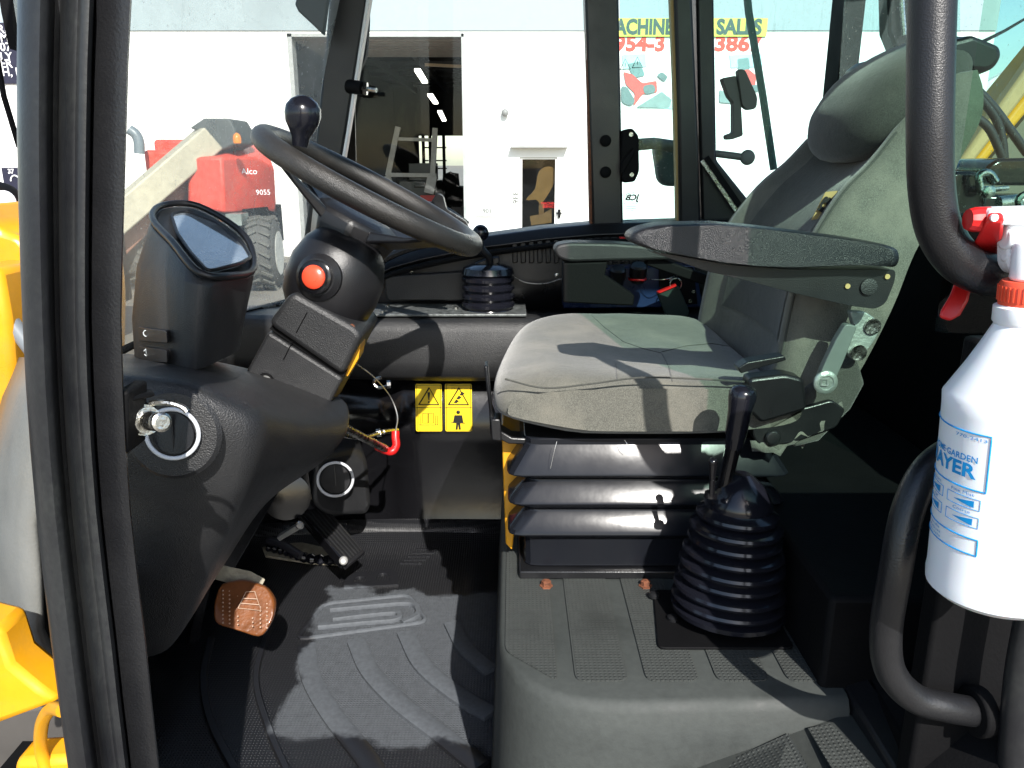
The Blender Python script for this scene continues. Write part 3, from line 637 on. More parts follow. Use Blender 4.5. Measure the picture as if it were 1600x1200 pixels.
b = BM(); tube(b, PP([(1118,240,1.79),(1150,244,1.78),(1168,247,1.78)]), .008, 10); dome(b, P(1168,246,1.775), .0165, V(0,1,0), .5); obj('catch_lever', b, pm('dusty lever', (.12,.14,.13), .6), cab)
# wiper outside quarter window
b = BM(); tube(b, PP([(1160,-80,1.84),(1170,20,1.84),(1192,150,1.84),(1209,265,1.84)]), .0085, 8); obj('wiper', b, pm('grey wiper arm', (.10,.12,.12), .5), cab)
b = BM(); tube(b, PP([(996,226,1.9),(1020,224,1.95),(1050,228,2.0)]), .014, 10); obj('mirror_arm', b, pm('brown arm', (.07,.06,.035), .6), cab)
b = BM(); prism(b, rpoly(poly([(1022,228),(1080,224),(1082,292),(1040,291),(1030,282)], 2.0), .015), (0,.05,0)); obj('mirror_housing', b, pm('grey mirror back', (.05,.055,.05), .5), cab, bevel=.008)
b = BM(); prism(b, rpoly(poly([(546,-60),(573,-60),(575,30),(571,90),(558,114),(545,110)], 1.98), .02), (0,.04,0)); mr = obj('mirror_housing', b, M['dark'], cab, bevel=.008)
b = BM(); prism(b, rpoly(poly([(550,-50),(570,-50),(571.5,30),(568,84),(557,108),(549,104)], 1.974), .015), (0,.005,0)); obj('mirror_glass', b, pm('mirror silver', (.8,.8,.8), .05, metal=1, var=.02), mr)
b = BM(); tube(b, PP([(545,135,1.76),(568,138,1.74)]), .014, 12); obj('mirror_clamp', b, M['dark'], cab)
b = BM(); tube(b, PP([(566,138,1.74),(588,141,1.73)]), .005, 10); lathe(b, P(568,138,1.74), V(1,0,-.1), [(0,.014),(.008,.014)], 6); obj('clamp_bolt', b, M['chrome'], cab, angle=25)
b = BM(); prism(b, poly([(455,-60),(520,-60),(505,55),(492,42),(466,18),(460,6),(462,0)], 1.66), (0,.02,0)); obj('visor_bracket', b, pm('grey bracket', (.10,.12,.13), .6), cab, bevel=.004)
# window ledge at lower front corner seen through the column gap
b = BM(); tube(b, sm(PP([(575,425,1.72),(605,402,1.72),(650,385,1.72),(720,372,1.72)]), 5), .009, 8); obj('corner_seal', b, M['plastic2'], cab)

# ================================================================ FLOOR MAT
mt = thing('floor_mat', 'black rubber floor mat with raised ribs and a dry dusty patch edged by painted shadow', 'mat', (0, 0, FZ))
b = BM(); rows = []
for y, z in ((.50,.0),(.9,0),(1.3,0),(1.52,0),(1.575,.004),(1.605,.018),(1.618,.045)):
    rows.append([V(x, y+(.03*math.sin((x+.62)*4) if z else 0), FZ+.002+z) for x in (-.66,-.5,-.4,-.3,-.2,-.1,-.018)])
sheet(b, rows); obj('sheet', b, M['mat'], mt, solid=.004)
def gp(px, py): return PZ(px, py, FZ+.0055)
def ribp(c, wd, name='rib', m='matrib', h=.006):
    b = BM(); pts = sm([gp(*p) for p in c], 5); L = []; Rr = []
    for i, p in enumerate(pts):
        tn = (pts[min(i+1, len(pts)-1)]-pts[max(i-1, 0)]).normalized(); s = V(tn.y,-tn.x,0)*wd/2
        L.append((p-s, p+s))
    rings = [[a-V(0,0,.002), a+V(0,0,h*.7), a+(c_-a)*.12+V(0,0,h), c_+(a-c_)*.12+V(0,0,h), c_+V(0,0,h*.7), c_-V(0,0,.002)] for a, c_ in L]
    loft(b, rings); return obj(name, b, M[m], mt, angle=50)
ribp([(478,1010),(486,1060),(520,1120),(575,1190),(600,1240)], .032)
ribp([(556,1002),(578,1050),(625,1100),(690,1150),(752,1200)], .032)
ribp([(634,990),(660,1040),(712,1085),(768,1118)], .032)
ribp([(706,975),(728,1015),(768,1050)], .030)
ribp([(330,1000),(318,1060),(330,1130),(370,1210)], .012)
ribp([(420,985),(400,1060),(420,1140),(450,1210)], .010)
# the raised logo frame, lettering running away from the door
fr = [gp(462,1000), gp(668,972), gp(640,930), gp(505,944)]
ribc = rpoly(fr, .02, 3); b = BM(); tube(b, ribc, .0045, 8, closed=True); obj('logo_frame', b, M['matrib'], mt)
ribp([(520,968),(560,963),(612,958),(624,962),(616,969),(570,973),(497,980)], .012, 'raised_letter', h=.006)
ribp([(516,953),(570,948),(632,943),(650,948),(652,962),(628,974)], .012, 'raised_letter', h=.006)
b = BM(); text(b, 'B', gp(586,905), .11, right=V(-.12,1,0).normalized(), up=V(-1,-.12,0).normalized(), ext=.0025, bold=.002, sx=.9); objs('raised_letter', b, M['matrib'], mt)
b = BM()
for i in range(5):
    for j in range(9): p = gp(628+i*7+j*6.4, 880-j*5.2); box(b, p, (.008,.004,.004))
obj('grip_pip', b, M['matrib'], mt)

# ================================================================ DASHBOARD
ds = thing('dashboard', 'black moulded dashboard binnacle under the steering column with round air vent', 'dashboard', P(300,1030,.95))
G = [[(100,552,1.15),(240,553,1.15),(320,560,1.15),(400,578,1.18),(480,600,1.2),(540,622,1.2)],
 [(100,566,.95),(240,570,.95),(320,583,.96),(400,604,1.0),(485,632,1.04),(549,640,1.12)],
 [(100,586,.835),(240,588,.835),(310,600,.84),(400,640,.87),(470,668,.96),(548,668,1.06)],
 [(100,600,.815),(240,602,.815),(310,612,.82),(404,655,.85),(462,690,.93),(535,695,1.03)],
 [(100,700,.815),(240,700,.815),(310,705,.82),(396,705,.845),(440,722,.92),(500,730,1.0)],
 [(100,800,.825),(240,800,.825),(310,800,.83),(374,775,.85),(400,772,.91),(440,762,1.0)],
 [(100,900,.85),(240,890,.85),(300,885,.855),(346,850,.87),(364,840,.93),(398,800,1.02)],
 [(100,990,.90),(240,985,.90),(282,975,.90),(318,925,.91),(332,905,.95),(352,880,1.03)],
 [(100,1040,.93),(238,1032,.93),(268,1015,.93),(300,960,.95),(312,935,1.0),(325,905,1.1)]]
G = [[(x, y, Yd-(.10 if i > 0 and c < 4 else .06 if i > 0 and c == 4 else 0)*(1 if i > 1 else .6)) for c, (x, y, Yd) in enumerate(r)] for i, r in enumerate(G)]
b = BM(); gv = sheet(b, [PP(r) for r in G]); cl = b.edges.layers.float.new('crease_edge')
for i in range(len(gv)-1):
    for c in (3,):
        e_ = b.edges.get((gv[i][c], gv[i+1][c]))
        if i >= 2: e_[cl] = .75
for c in range(5): b.edges.get((gv[2][c], gv[2][c+1]))[cl] = .35
o = obj('shell', b, M['plastic'], ds, solid=.006, sub=2)
# vent
c_ = P(272,678,.704); nrm = V(.12,-1,.10).normalized()
b = BM(); lathe(b, c_+nrm*.0, nrm, [(0,.044),(.004,.040),(.0045,.032)], 40); obj('vent_surround', b, M['plastic'], ds)
def vent(c, nrm, r, par, m=None):
    b = BM(); x, y = frame_of(nrm)
    tube(b, [c+nrm*.005+(x*math.cos(a)+y*math.sin(a))*r for a in [2*math.pi*k/40 for k in range(40)]], r*.085, 10, closed=True); v = obj('vent_ring', b, M['ring'], par)
    b = BM(); lathe(b, c-nrm*.01, nrm, [(0,r*.95),(.004,r*.95)], 32); obj('vent_back', b, M['dark'], v)
    b = BM(); nt_ = (nrm+x*.22+y*.12).normalized(); lathe(b, c+nrm*.0015, nt_, [(0,r*.86),(.0015,r*.84),(.002,r*.3)], 32)
    beam(b, c+nrm*.004-y*r*.8, c+nrm*.004+y*r*.8, .0016, .002, nrm)
    obj('vent_flap', b, M['plastic2'], v)
vent(P(272,676,.698), nrm, .0235, ds)
# heater block with second vent by the pedals
b = BM(); prism(b, rpoly(PP([(492,712,1.42),(556,700,1.5),(574,718,1.52),(580,790,1.5),(574,806,1.48),(510,808,1.42),(486,790,1.40)]), .02), (-.06,.2,0)); obj('heater_block', b, M['plastic'], ds, bevel=.012, seg=3)
vent(P(524,748,1.425), V(.22,-1,.12).normalized(), .0335, ds)
b = BM(); lathe(b, P(448,775,1.40), V(.3,-1,.2), [(0,.045),(.01,.045),(.012,.03)], 30); obj('blower_outlet', b, M['gloss'], ds)

# ================================================================ INSTRUMENT POD
pod = thing('instrument_pod', 'black instrument pod with tilted display screen on the dashboard', 'instrument cluster', P(300,578,1.02))
def podring(l): return sm(PP(l), 5, True)
lv = [ [(212,566,1.02),(262,575,.93),(306,579,.90),(345,563,.96),(374,545,1.05),(340,535,1.2),(270,535,1.25),(225,545,1.12)],
       [(208,500,1.02),(255,505,.925),(307,512,.895),(352,502,.95),(384,490,1.05),(345,480,1.2),(275,480,1.25),(220,485,1.12)],
       [(215,420,1.03),(258,430,.94),(310,445,.90),(360,448,.95),(396,436,1.05),(362,420,1.18),(285,410,1.24),(228,410,1.12)],
       [(236,350,1.06),(268,386,.97),(310,432,.91),(358,437,.945),(397,424,1.04),(378,372,1.13),(310,328,1.17),(252,326,1.13)]]
b = BM(); loft(b, [podring(r) for r in lv]); hs = obj('housing', b, M['plastic'], pod, bevel=.007, seg=3, angle=50)
scr = PP([(266,343,1.115),(290,338,1.145),(338,356,1.13),(380,392,1.085),(391,411,1.04),(374,421,.985),(324,434,.925),(296,403,.98),(276,373,1.04)])
b = BM(); n_ = (scr[2]-scr[0]).cross(scr[6]-scr[0]).normalized(); n_ = n_ if n_.z > 0 else -n_
prism(b, [p+n_*.003 for p in rpoly(scr, .012, 3)], n_*.004)
sc_ = obj('screen', b, pm('display glass with painted sky sheen', (.17,.20,.23), .05, var=.6, vscale=14, rvar=.02, coat=1, spec=1.0), pod, bevel=.0015)  # pale grey blue base colour paints a sky reflection on the screen
b = BM(); pr = [p+n_*.008 for p in rpoly(scr, .012, 3)]; tube(b, pr+[pr[0]], .0022, 8); obj('screen_rim', b, M['plastic2'], sc_)
b = BM(); rim = podring([(238,346,1.055),(270,384,.968),(311,431,.908),(358,436,.943),(396,423,1.038),(380,370,1.13),(310,326,1.17),(254,325,1.13)]); tube(b, [p+n_*.004 for p in rim], .0045, 10, closed=True); obj('hood_rim', b, M['plastic2'], pod)
for (yy, lb) in ((522,'upper rocker switch'), (552,'lower rocker switch')):
    b = BM(); prism(b, rpoly(PP([(220,yy-13,.985),(264,yy-7,.915),(266,yy+12,.915),(221,yy+9,.985)]), .003), (0,-.008,0)); o = obj('rocker_switch', b, M['plastic2'], pod, bevel=.002, label=lb)
    b = BM(); q = P(229,yy-1,.957)
    if yy < 540: tube(b, [q+V(.004*math.cos(a),0,.004*math.sin(a)) for a in [k*.7 for k in range(9)]], .0007, 5)
    else: tube(b, [q+V(0,0,.005), q-V(0,0,.005)], .0007, 5); tube(b, [q+V(-.003,0,.002), q+V(0,0,.005), q+V(.003,0,.002)], .0006, 5); tube(b, [q+V(-.003,0,-.002), q+V(0,0,-.005), q+V(.003,0,-.002)], .0006, 5)
    obj('switch_mark', b, M['white'], o)

# ================================================================ STEERING COLUMN AND WHEEL
sc = thing('steering_column', 'black steering column and wheel with ball knob and red button', 'steering column', P(450,640,1.15))
YN = 1.10
b = BM(); prism(b, rpoly(poly([(378,592),(419,518),(536,592),(504,652),(480,668),(380,620)], YN), .006), (0,.13,0)); obj('lower_cover', b, M['plastic'], sc, bevel=.008, seg=3)
b = BM(); prism(b, rpoly(poly([(417,506),(450,462),(462,458),(556,512),(566,526),(536,588)], YN-.008), .012), (0,.146,0)); obj('upper_cover', b, M['plastic'], sc, bevel=.010, seg=3)
b = BM(); prism(b, poly([(421,514),(425,508),(540,582),(537,590)], YN+.004), (0,.12,0)); obj('cover_joint', b, M['dark'], sc)
b = BM(); tube(b, PP([(443,562,YN-.0002),(462,524,YN-.0002)]), .0008, 4); tube(b, PP([(463,520,YN-.0082),(480,488,YN-.0082)]), .0008, 4); obj('cover_seam', b, M['dark'], sc)
b = BM(); lathe(b, P(415,596,YN), V(0,-1,0), [(0,.013),(.003,.013)], 20); o = obj('clamp_washer', b, M['dark'], sc)
b = BM(); lathe(b, P(415,596,YN-.003), V(0,-1,0), [(0,.009),(.007,.009),(.010,.006)], 18); obj('clamp_bolt', b, M['wbolt'], o)
# rounded knuckle housing
cen = P(525,432,1.165); axd = (P(560,340,1.165)-P(490,520,1.165)).normalized()
b = BM(); lathe(b, cen-axd*.078, axd, [(0,.030),(.012,.052),(.035,.066),(.06,.071),(.09,.070),(.12,.060),(.140,.045),(.146,.03)], 36, sx=1.0); obj('knuckle_cover', b, M['plastic2'], sc)
b = BM(); nb_ = V(-.15,-1,.15).normalized(); pb = P(495,433,1.092)
lathe(b, pb+nb_*-.016, nb_, [(0,.033),(.010,.033),(.017,.026)], 28); obj('button_boss', b, M['plastic2'], sc)
b = BM(); lathe(b, pb, nb_, [(0,.0235),(.008,.0235),(.010,.0195)], 26); bz = obj('button_bezel', b, M['gloss'], sc)
b = BM(); lathe(b, pb+nb_*.008, nb_, [(0,.0165),(.005,.0165),(.008,.0135),(.0095,.005)], 24); obj('red_button', b, M['redbtn'], bz)
b = BM(); lathe(b, P(549,512,YN-.0), V(0,-1,0), [(0,.006),(.004,.006)], 10); obj('cover_screw', b, M['rust'], sc)
b = BM(); prism(b, poly([(552,505),(580,462),(585,470),(560,514)], 1.16), (0,.01,0)); prism(b, poly([(563,540),(560,560),(543,588),(540,586),(560,530)], 1.12), (0,.04,0)); obj('yellow_bracket', b, M['yellow'], sc)
# wheel
wc = (P(418,212,1.2)+P(738,383,1.2))/2; ux = (P(738,383,1.2)-P(418,212,1.2)); rw = ux.length/2; ux.normalize(); uy = V(.015,1,-.03); uy = (uy-ux*uy.dot(ux)).normalized(); wn_ = ux.cross(uy).normalized(); wn_ = wn_ if wn_.z > 0 else -wn_
b = BM(); tube(b, [wc+(ux*math.cos(a)+uy*math.sin(a))*rw for a in [2*math.pi*k/72 for k in range(72)]], .0158, 18, closed=True); whl = obj('steering_wheel', b, M['grip'], sc)
hub = wc - wn_*.055
b = BM()
for a in (R(35), R(155), R(205), R(325)):
    e = wc+(ux*math.cos(a)+uy*math.sin(a))*rw*.98; m_ = hub+(ux*math.cos(a)+uy*math.sin(a))*.055
    s_ = (-ux*math.sin(a)+uy*math.cos(a))
    rg = [[m_+s_*.030+wn_*.008, m_-s_*.030+wn_*.008, m_-s_*.030-wn_*.01, m_+s_*.030-wn_*.01],
          [(m_+e)/2+s_*.02-wn_*.0, (m_+e)/2-s_*.02, (m_+e)/2-s_*.02-wn_*.009, (m_+e)/2+s_*.02-wn_*.009],
          [e+s_*.022, e-s_*.022, e-s_*.022-wn_*.007, e+s_*.022-wn_*.007]]
    loft(b, rg)
objs('spoke', b, M['plastic2'], whl, bevel=.004)
b = BM(); lathe(b, hub-wn_*.075, wn_, [(0,.045),(.01,.048),(.045,.060),(.07,.068),(.085,.066),(.093,.05),(.095,.02)], 8); obj('hub', b, M['plastic2'], whl, bevel=.005)
b = BM(); kb = P(470,214,1.09); kd = V(.17,-.02,1).normalized()
lathe(b, kb-kd*.012, kd, [(0,.010),(.012,.012),(.020,.016),(.030,.0215),(.040,.0235),(.050,.0225),(.058,.017),(.063,.009),(.0645,.003)], 30); 
obj('spinner_knob', b, M['boot'], sc)
# stalk beyond the wheel
b = BM(); tube(b, sm(PP([(560,400,1.28),(620,350,1.36),(672,320,1.42),(700,330,1.44),(730,350,1.46)]), 5), .006, 10)
prism(b, rpoly(poly([(672,318),(682,302),(692,306),(697,326),(728,346),(735,362),(700,345),(676,335)], 1.42), .004), (0,.02,0)); obj('indicator_stalk', b, M['plastic2'], sc, bevel=.003)

# ================================================================ PEDALS
bp2 = thing('brake_pedal', 'brown worn brake pedal with dotted pad hanging at lower left', 'pedal', P(380,1000,1.03))
b = BM(); q = PP([(342,912,1.035),(378,904,1.04),(415,916,1.03),(430,938,1.02),(426,966,1.0),(408,998,.985),(370,985,.985),(334,975,.985),(333,945,1.01)])
prism(b, rpoly(q, .012, 3), (0,.012,-.006)); pad = obj('pad', b, M['pedal'], bp2, bevel=.003, seg=3)
b = BM(); pn = (q[2]-q[0]).cross(q[5]-q[0]).normalized(); pn = pn if pn.y < 0 else -pn
for i in range(9):
    v = .14+.74*i/8
    for u in (.12,.24,.39,.66,.80,.92):
        if .3 < v < .62 and .3 < u < .7: continue
        px = 338+u*86+8*v*(0.5-u)*0; py = 912+v*68+u*10
        p = P(px, py, 1.04-.058*v-.006)
        dome(b, p, .0013)
tz = [(372,950),(384,925),(398,924),(408,954)]
tq = [P(x, y, 1.033-.05*((y-912)/75)-.004) for x, y in tz]; tube(b, tq+[tq[0]], .0008, 5); tube(b, [tq[0]*.7+tq[1]*.3, tq[3]*.7+tq[2]*.3], .0008, 5); tube(b, [tq[0]*.4+tq[1]*.6, tq[3]*.4+tq[2]*.6], .0008, 5)
obj('pad_stud', b, pm('pale worn studs', (.42,.28,.2), .5), pad)
b = BM(); loft(b, [PP([(318,880,1.08),(334,876,1.08),(330,902,1.07),(314,900,1.07)]), PP([(352,884,1.06),(360,886,1.07),(356,910,1.05),(345,908,1.05)]), PP([(392,892,1.06),(415,905,1.06),(405,925,1.05),(375,918,1.05)])]); obj('arm', b, M['rustarm'], bp2, bevel=.003)
b = BM(); beam(b, P(322,895,1.09), P(300,1000,1.12), .02, .012); beam(b, P(345,890,1.1), P(420,760,1.15), .02, .03); obj('lever', b, M['gloss'], bp2, bevel=.002)
tp = thing('throttle_pedal', 'black ribbed throttle pedal with bolted linkage below the round vent', 'pedal', P(500,885,1.42))
b = BM(); q = PP([(452,792,1.44),(496,776,1.49),(570,862,1.40),(538,888,1.35)]); prism(b, q, (0,.006,-.008)); pd = obj('tread_plate', b, M['plastic2'], tp, bevel=.002)
b = BM()
for k in range(8):
    t = (k+.5)/8; a_ = q[0].lerp(q[1], t).lerp(q[3].lerp(q[2], t), .18); c_ = q[0].lerp(q[1], t).lerp(q[3].lerp(q[2], t), .96); beam(b, a_+V(0,-.002,.002), c_+V(0,-.002,.002), .0022, .003)
obj('tread_rib', b, M['plastic'], pd)
b = BM(); beam(b, P(458,792,1.445), P(535,882,1.35), .005, .022); obj('side_flange', b, M['gloss'], tp, bevel=.001)
b = BM(); beam(b, P(436,840,1.38), P(470,820,1.38), .018, .010); obj('link', b, pm('grey link', (.4,.4,.38), .4, metal=.5), tp, bevel=.002)
for x, y, Yb in ((469,820,1.37),(537,875,1.335)):
    b = BM(); lathe(b, P(x,y,Yb), V(.1,-1,.2), [(0,.008),(.006,.008),(.009,.005)], 16); obj('pivot_bolt', b, M['wbolt'], tp)
b = BM(); prism(b, [PZ(x,y,FZ+.006) for x, y in ((410,858),(470,850),(548,868),(545,886),(480,882),(415,872))], (0,0,.006)); obj('base_plate', b, M['rustarm'], tp, bevel=.002)
b = BM(); pts = sm([PZ(*p) for p in ((420,856,FZ+.015),(450,862,FZ+.02),(480,872,FZ+.02),(525,876,FZ+.02))], 10)
tube(b, pts, [.010+.0022*math.sin(i*2.1) for i in range(len(pts))], 10); obj('ribbed_hose', b, M['boot'], tp)
b = BM(); tube(b, sm(PP([(420,845,1.40),(440,850,1.38),(470,868,1.36)]), 5), .008, 8); tube(b, sm(PP([(445,745,1.42),(470,775,1.45),(490,800,1.47)]), 5), .012, 8); objs('cable', b, M['bull'], tp)

# ================================================================ PULL LEVERS BY THE COLUMN
pl = thing('release_lever', 'bent metal lever with bright red grip beside the steering column', 'lever', P(600,710,1.35))
b = BM(); tube(b, PP([(538,668,1.2),(570,685,1.27),(602,701,1.34)]), .007, 10); obj('rod', b, M['chrome'], pl)
b = BM(); tube(b, sm(PP([(590,698,1.33),(603,704,1.345),(613,705,1.35),(619,696,1.355),(618,684,1.36),(618,674,1.365)]), 5), .0075, 12); obj('red_grip', b, M['red'], pl)
b = BM(); tube(b, sm(PP([(520,672,1.2),(545,682,1.24),(570,683,1.30),(598,675,1.40)]), 5), .0038, 8); lathe(b, P(588,677,1.38), V(1,.2,.1), [(0,.008),(.008,.008)], 8); tube(b, PP([(598,675,1.40),(620,672,1.48)]), .005, 8); obj('cable_end', b, M['chrome'], pl)
b = BM(); tube(b, sm(PP([(552,565,1.2),(585,590,1.32),(610,620,1.45),(621,650,1.45),(618,674,1.37)]), 6), .0012, 5); obj('lanyard', b, M['wbolt'], pl)
b = BM(); tube(b, sm(PP([(596,590,1.44),(588,592,1.44),(584,599,1.44),(592,606,1.44),(608,602,1.46)]), 5), .003, 8); lathe(b, P(604,601,1.46), V(1,.3,0), [(0,.008),(.007,.008)], 8); obj('wire_hook', b, M['chrome'], cab)

# ================================================================ FAR CONTROL LEVER
fl = thing('control_lever', 'black control lever in a ribbed rubber boot beyond the steering wheel rim', 'lever', P(763,500,1.64))
c_ = P(763,494,1.66); prof = [(0,.062),(.004,.062),(.010,.052),(.014,.052)]
for k in range(4): prof += [(.018+k*.018,.050),(.024+k*.018,.056),(.030+k*.018,.056),(.034+k*.018,.050)]
prof += [(.092,.056),(.104,.052),(.110,.036),(.112,.02)]
b = BM(); lathe(b, c_, V(0,0,1), prof, 36); obj('boot', b, M['boot'], fl)
b = BM(); tube(b, sm(PP([(762,425,1.66),(765,405,1.65),(752,388,1.64),(750,372,1.64)]), 4), .008, 10); prism(b, rpoly(PP([(733,428,1.66),(742,412,1.66),(762,404,1.66),(779,402,1.66),(781,410,1.66),(756,424,1.66),(740,432,1.66)]), .003), (0,.03,0)); obj('stem', b, M['plastic2'], fl, bevel=.002)
b = BM(); dome(b, P(751,364,1.64), .017); obj('knob', b, M['boot'], fl)

# ================================================================ SEAT
st = thing('operator_seat', 'grey green cloth operator seat with armrests on black bellows suspension', 'seat', V(.17,1.2,HZ))
# bellows
def rr(x0, x1, y0, y1, z): return rpoly([V(x0,y0,z),V(x1,y0,z),V(x1,y1,z),V(x0,y1,z)], .02, 3)
YB = .965
def bz_(y): return P(900, y, YB).z
lev = [(690,.016),(700,.016),(738,-.006),(742,-.007),(754,.017),(757,.017),(782,-.004),(787,-.006),(801,.016),(804,.016),(828,-.004),(835,-.006),(848,.016),(850,.016),(886,.017),(892,.016)]
b = BM(); loft(b, [rr(.0+i, .36-i, YB+i*.8, 1.42-i*.8, bz_(y)) for y, i in lev]); bl = obj('bellows', b, M['vinyl'], st, bevel=.0015, angle=25)
b = BM(); bb(b, .010, .35, YB+.0, YB+.45, HZ+.001, bz_(893)); obj('base_rail', b, M['steel'], st, bevel=.002)
b = BM()
for x in (853, 1007): lathe(b, V(P(x,902,.955).x,.945,HZ+.002), V(0,0,1), [(0,.009),(.002,.009),(.002,.0065),(.008,.0065),(.009,.004)], 6)
objs('base_bolt', b, M['rust'], st, angle=20)
b = BM(); prism(b, poly([(784,676),(803,684),(826,690),(806,760),(826,775),(806,815),(800,860),(790,850)], 1.02), (0,.2,0)); objs('scissor_frame', b, M['yellow'], st, bevel=.002)
b = BM(); prism(b, poly([(756,572),(762,572),(768,640),(780,672),(800,684),(1010,694),(1010,700),(795,694),(766,680),(764,640)], .99), (0,.03,0)); prism(b, poly([(766,655),(782,655),(784,690),(768,688)], .98), (0,.03,0)); obj('seat_pan', b, M['steel'], st, bevel=.002)
# cushion
b = BM(); rings = []; NS = 22; NR = 44; x1 = .365
for i in range(NS+1):
    t = -1+2*i/NS; t = math.sin(t*math.pi/2); Y = 1.195+.25*t; s = max(.0, 1-abs(t)**7)**(1/3.0); s = max(s, .55 if abs(t) == 1 else s)
    x0 = -.028+.055*((t+1)/2)**2+(1-s)*.05; r_ = []
    for k in range(NR):
        a = 2*math.pi*k/NR; ca, sa = math.cos(a), math.sin(a); e = 2/2.9
        ux_ = math.copysign(abs(ca)**e, ca); uz = math.copysign(abs(sa)**e, sa)
        x = (x0+x1)/2+ux_*(x1-x0)/2*(1); z = -.303+uz*.046*s
        if uz > 0:
            f = (x-x0)/(x1-x0); z += uz*(.010*(1-f)**2*0 -.016*f*(1-abs(t)**3)*1.2 + .006*abs(t)**2 - .012*math.exp(-((x-.20)/.10)**2)*(1-t*t))
            z += uz*.003*math.sin(x*60+t*2)*math.exp(-((t)/.8)**2)
        else: z += -uz*.014*max(0, 1-(x-x0)/.10)
        r_.append(V(x, Y, CZ+z))
    rings.append(r_)
loft(b, rings)
from mathutils.bvhtree import BVHTree
def seam_on(tree, pts, rad=.0011, k=8):
    out = []
    for (a, c), (e, f) in zip(pts, pts[1:]):
        for i in range(k+1):
            h_ = tree.ray_cast(V(0,0,CZ), ray(a+(e-a)*i/k, c+(f-c)*i/k).normalized())
            if h_[0]: out.append(h_[0]+h_[1]*rad*.3)
    bm_ = BM(); tube(bm_, out, rad, 5); return bm_
ctree = BVHTree.FromBMesh(b)
cu = obj('cushion', b, M['cloth'], st, angle=80)
for pts in ([(914,483),(945,512),(974,534),(1005,545),(1034,552),(1045,572),(1050,596)], [(1034,550),(1070,541),(1112,537),(1150,543),(1185,556)], [(962,568),(964,594)]):
    obj('cushion_seam', seam_on(ctree, pts), M['cloth2'], cu)
b = BM()
def surf(px, py, Y, lift=.0): return P(px, py, Y-lift)
tube(b, sm(PP([(789,592,.944),(850,606,.938),(920,600,.937),(1000,590,.937),(1090,592,.937),(1185,598,.940)]), 6), .0013, 5); obj('cushion_seam', b, M['cloth2'], cu)
# backrest: shell surface with bolsters, swept along the recline
fr_ = [(-.33,.330),(-.237,.342),(-.166,.352),(-.11,.368),(-.04,.412),(.0,.452),(.037,.482),(.075,.508),(.105,.528)]
bk_ = [(-.36,.380),(-.27,.436),(-.179,.476),(-.109,.502),(-.05,.540),(.0,.560),(.05,.585),(.085,.588),(.112,.582)]
hw_ = [.235,.235,.228,.215,.192,.178,.168,.160,.150]
b = BM(); rings = []; K = 21
for (zf, xf), (zb_, xb), hw in zip(fr_, bk_, hw_):
    ring_ = []
    for k in range(K):
        t = -1+2*k/(K-1); t2 = math.copysign(abs(t)**.8, t)
        rec = .042*math.cos(min(1, abs(t)/.82)*math.pi/2)**.8 if abs(t) < .82 else 0
        edge = .022*max(0, (abs(t)-.85)/.15)**2
        ring_.append(V(xf+rec+edge, 1.20+hw*t2, CZ+zf))
    for k in range(7):
        t = 1-2*k/6; ring_.append(V(xb+.012*(1-t*t), 1.20+(hw-.004)*t, CZ+zb_))
    rings.append(ring_)
sp = []
for i in range(len(rings[0])): sp.append(sm([r[i] for r in rings], 4))
rings = [[s[j] for s in sp] for j in range(len(sp[0]))]
loft(b, rings); br = obj('backrest', b, M['cloth'], st, angle=60)
# central darker panel
b = BM(); rows = []
for (zf, xf), hw in zip(fr_[1:7], hw_[1:7]):
    rows.append([V(xf+.042*math.cos(min(1,abs(t)/.82)*math.pi/2)**.8-.0035, 1.20+hw*math.copysign(abs(t)**.8, t), CZ+zf+.0) for t in [-.55+1.1*k/10 for k in range(11)]])
sheet(b, [[c[i] for c in [sm([r[j] for r in rows], 4) for j in range(11)]] for i in range(21)]); obj('centre_panel', b, M['cloth2'], br)
b = BM()
for yy in (-1, 1):
    tube(b, sm([V(xf+.004, 1.20+yy*hw*.93, CZ+zf) for (zf, xf), hw in zip(fr_[1:7], hw_[1:7])], 4), .0016, 5)
objs('piping', b, M['cloth2'], br)
b = BM(); prism(b, rpoly(poly([(1290,300),(1309,298),(1290,340),(1268,344)], 1.085), .001), (0,.002,0)); lb_ = obj('maker_label', b, M['tan'], br)
b = BM(); text(b, 'JCB', P(1289,320,1.082), .010, right=V(.45,0,.9).normalized(), up=V(-.9,0,.45).normalized(), bold=.001); obj('label_print', b, M['black'], lb_)
# headrest bulb and vinyl top
b = BM(); hp = [(1282,228),(1285,190),(1300,160),(1328,122),(1370,90),(1420,66),(1470,62),(1490,90),(1470,150),(1430,205),(1385,232),(1335,252),(1298,252)]
outline = sm([P(x, y, 1.18) for x, y in hp], 3, True); cc = sum(outline, Vector())/len(outline); rings = []
for k in range(13):
    t = -1+2*k/12; s = (1-abs(t)**2.6)**.5 if abs(t) < 1 else .02
    rings.append([cc+(p-cc)*max(s,.05)+V(0,.14*t,0) for p in outline])
loft(b, rings); obj('headrest', b, M['cloth2'], st, angle=80)
b = BM(); hp = [(1488,58),(1500,54),(1550,74),(1554,92),(1543,112),(1525,122),(1486,118),(1440,112),(1440,70)]
outline = rpoly([P(x, y, 1.10) for x, y in hp], .01, 3); cc = sum(outline, Vector())/len(outline)
loft(b, [[cc+(p-cc)*(1 if abs(k) < 3 else .82)+V(0,.05*k+.12,0) for p in outline] for k in range(-3,4)]); obj('headrest_cap', b, M['plastic2'], st, bevel=.006, seg=3)
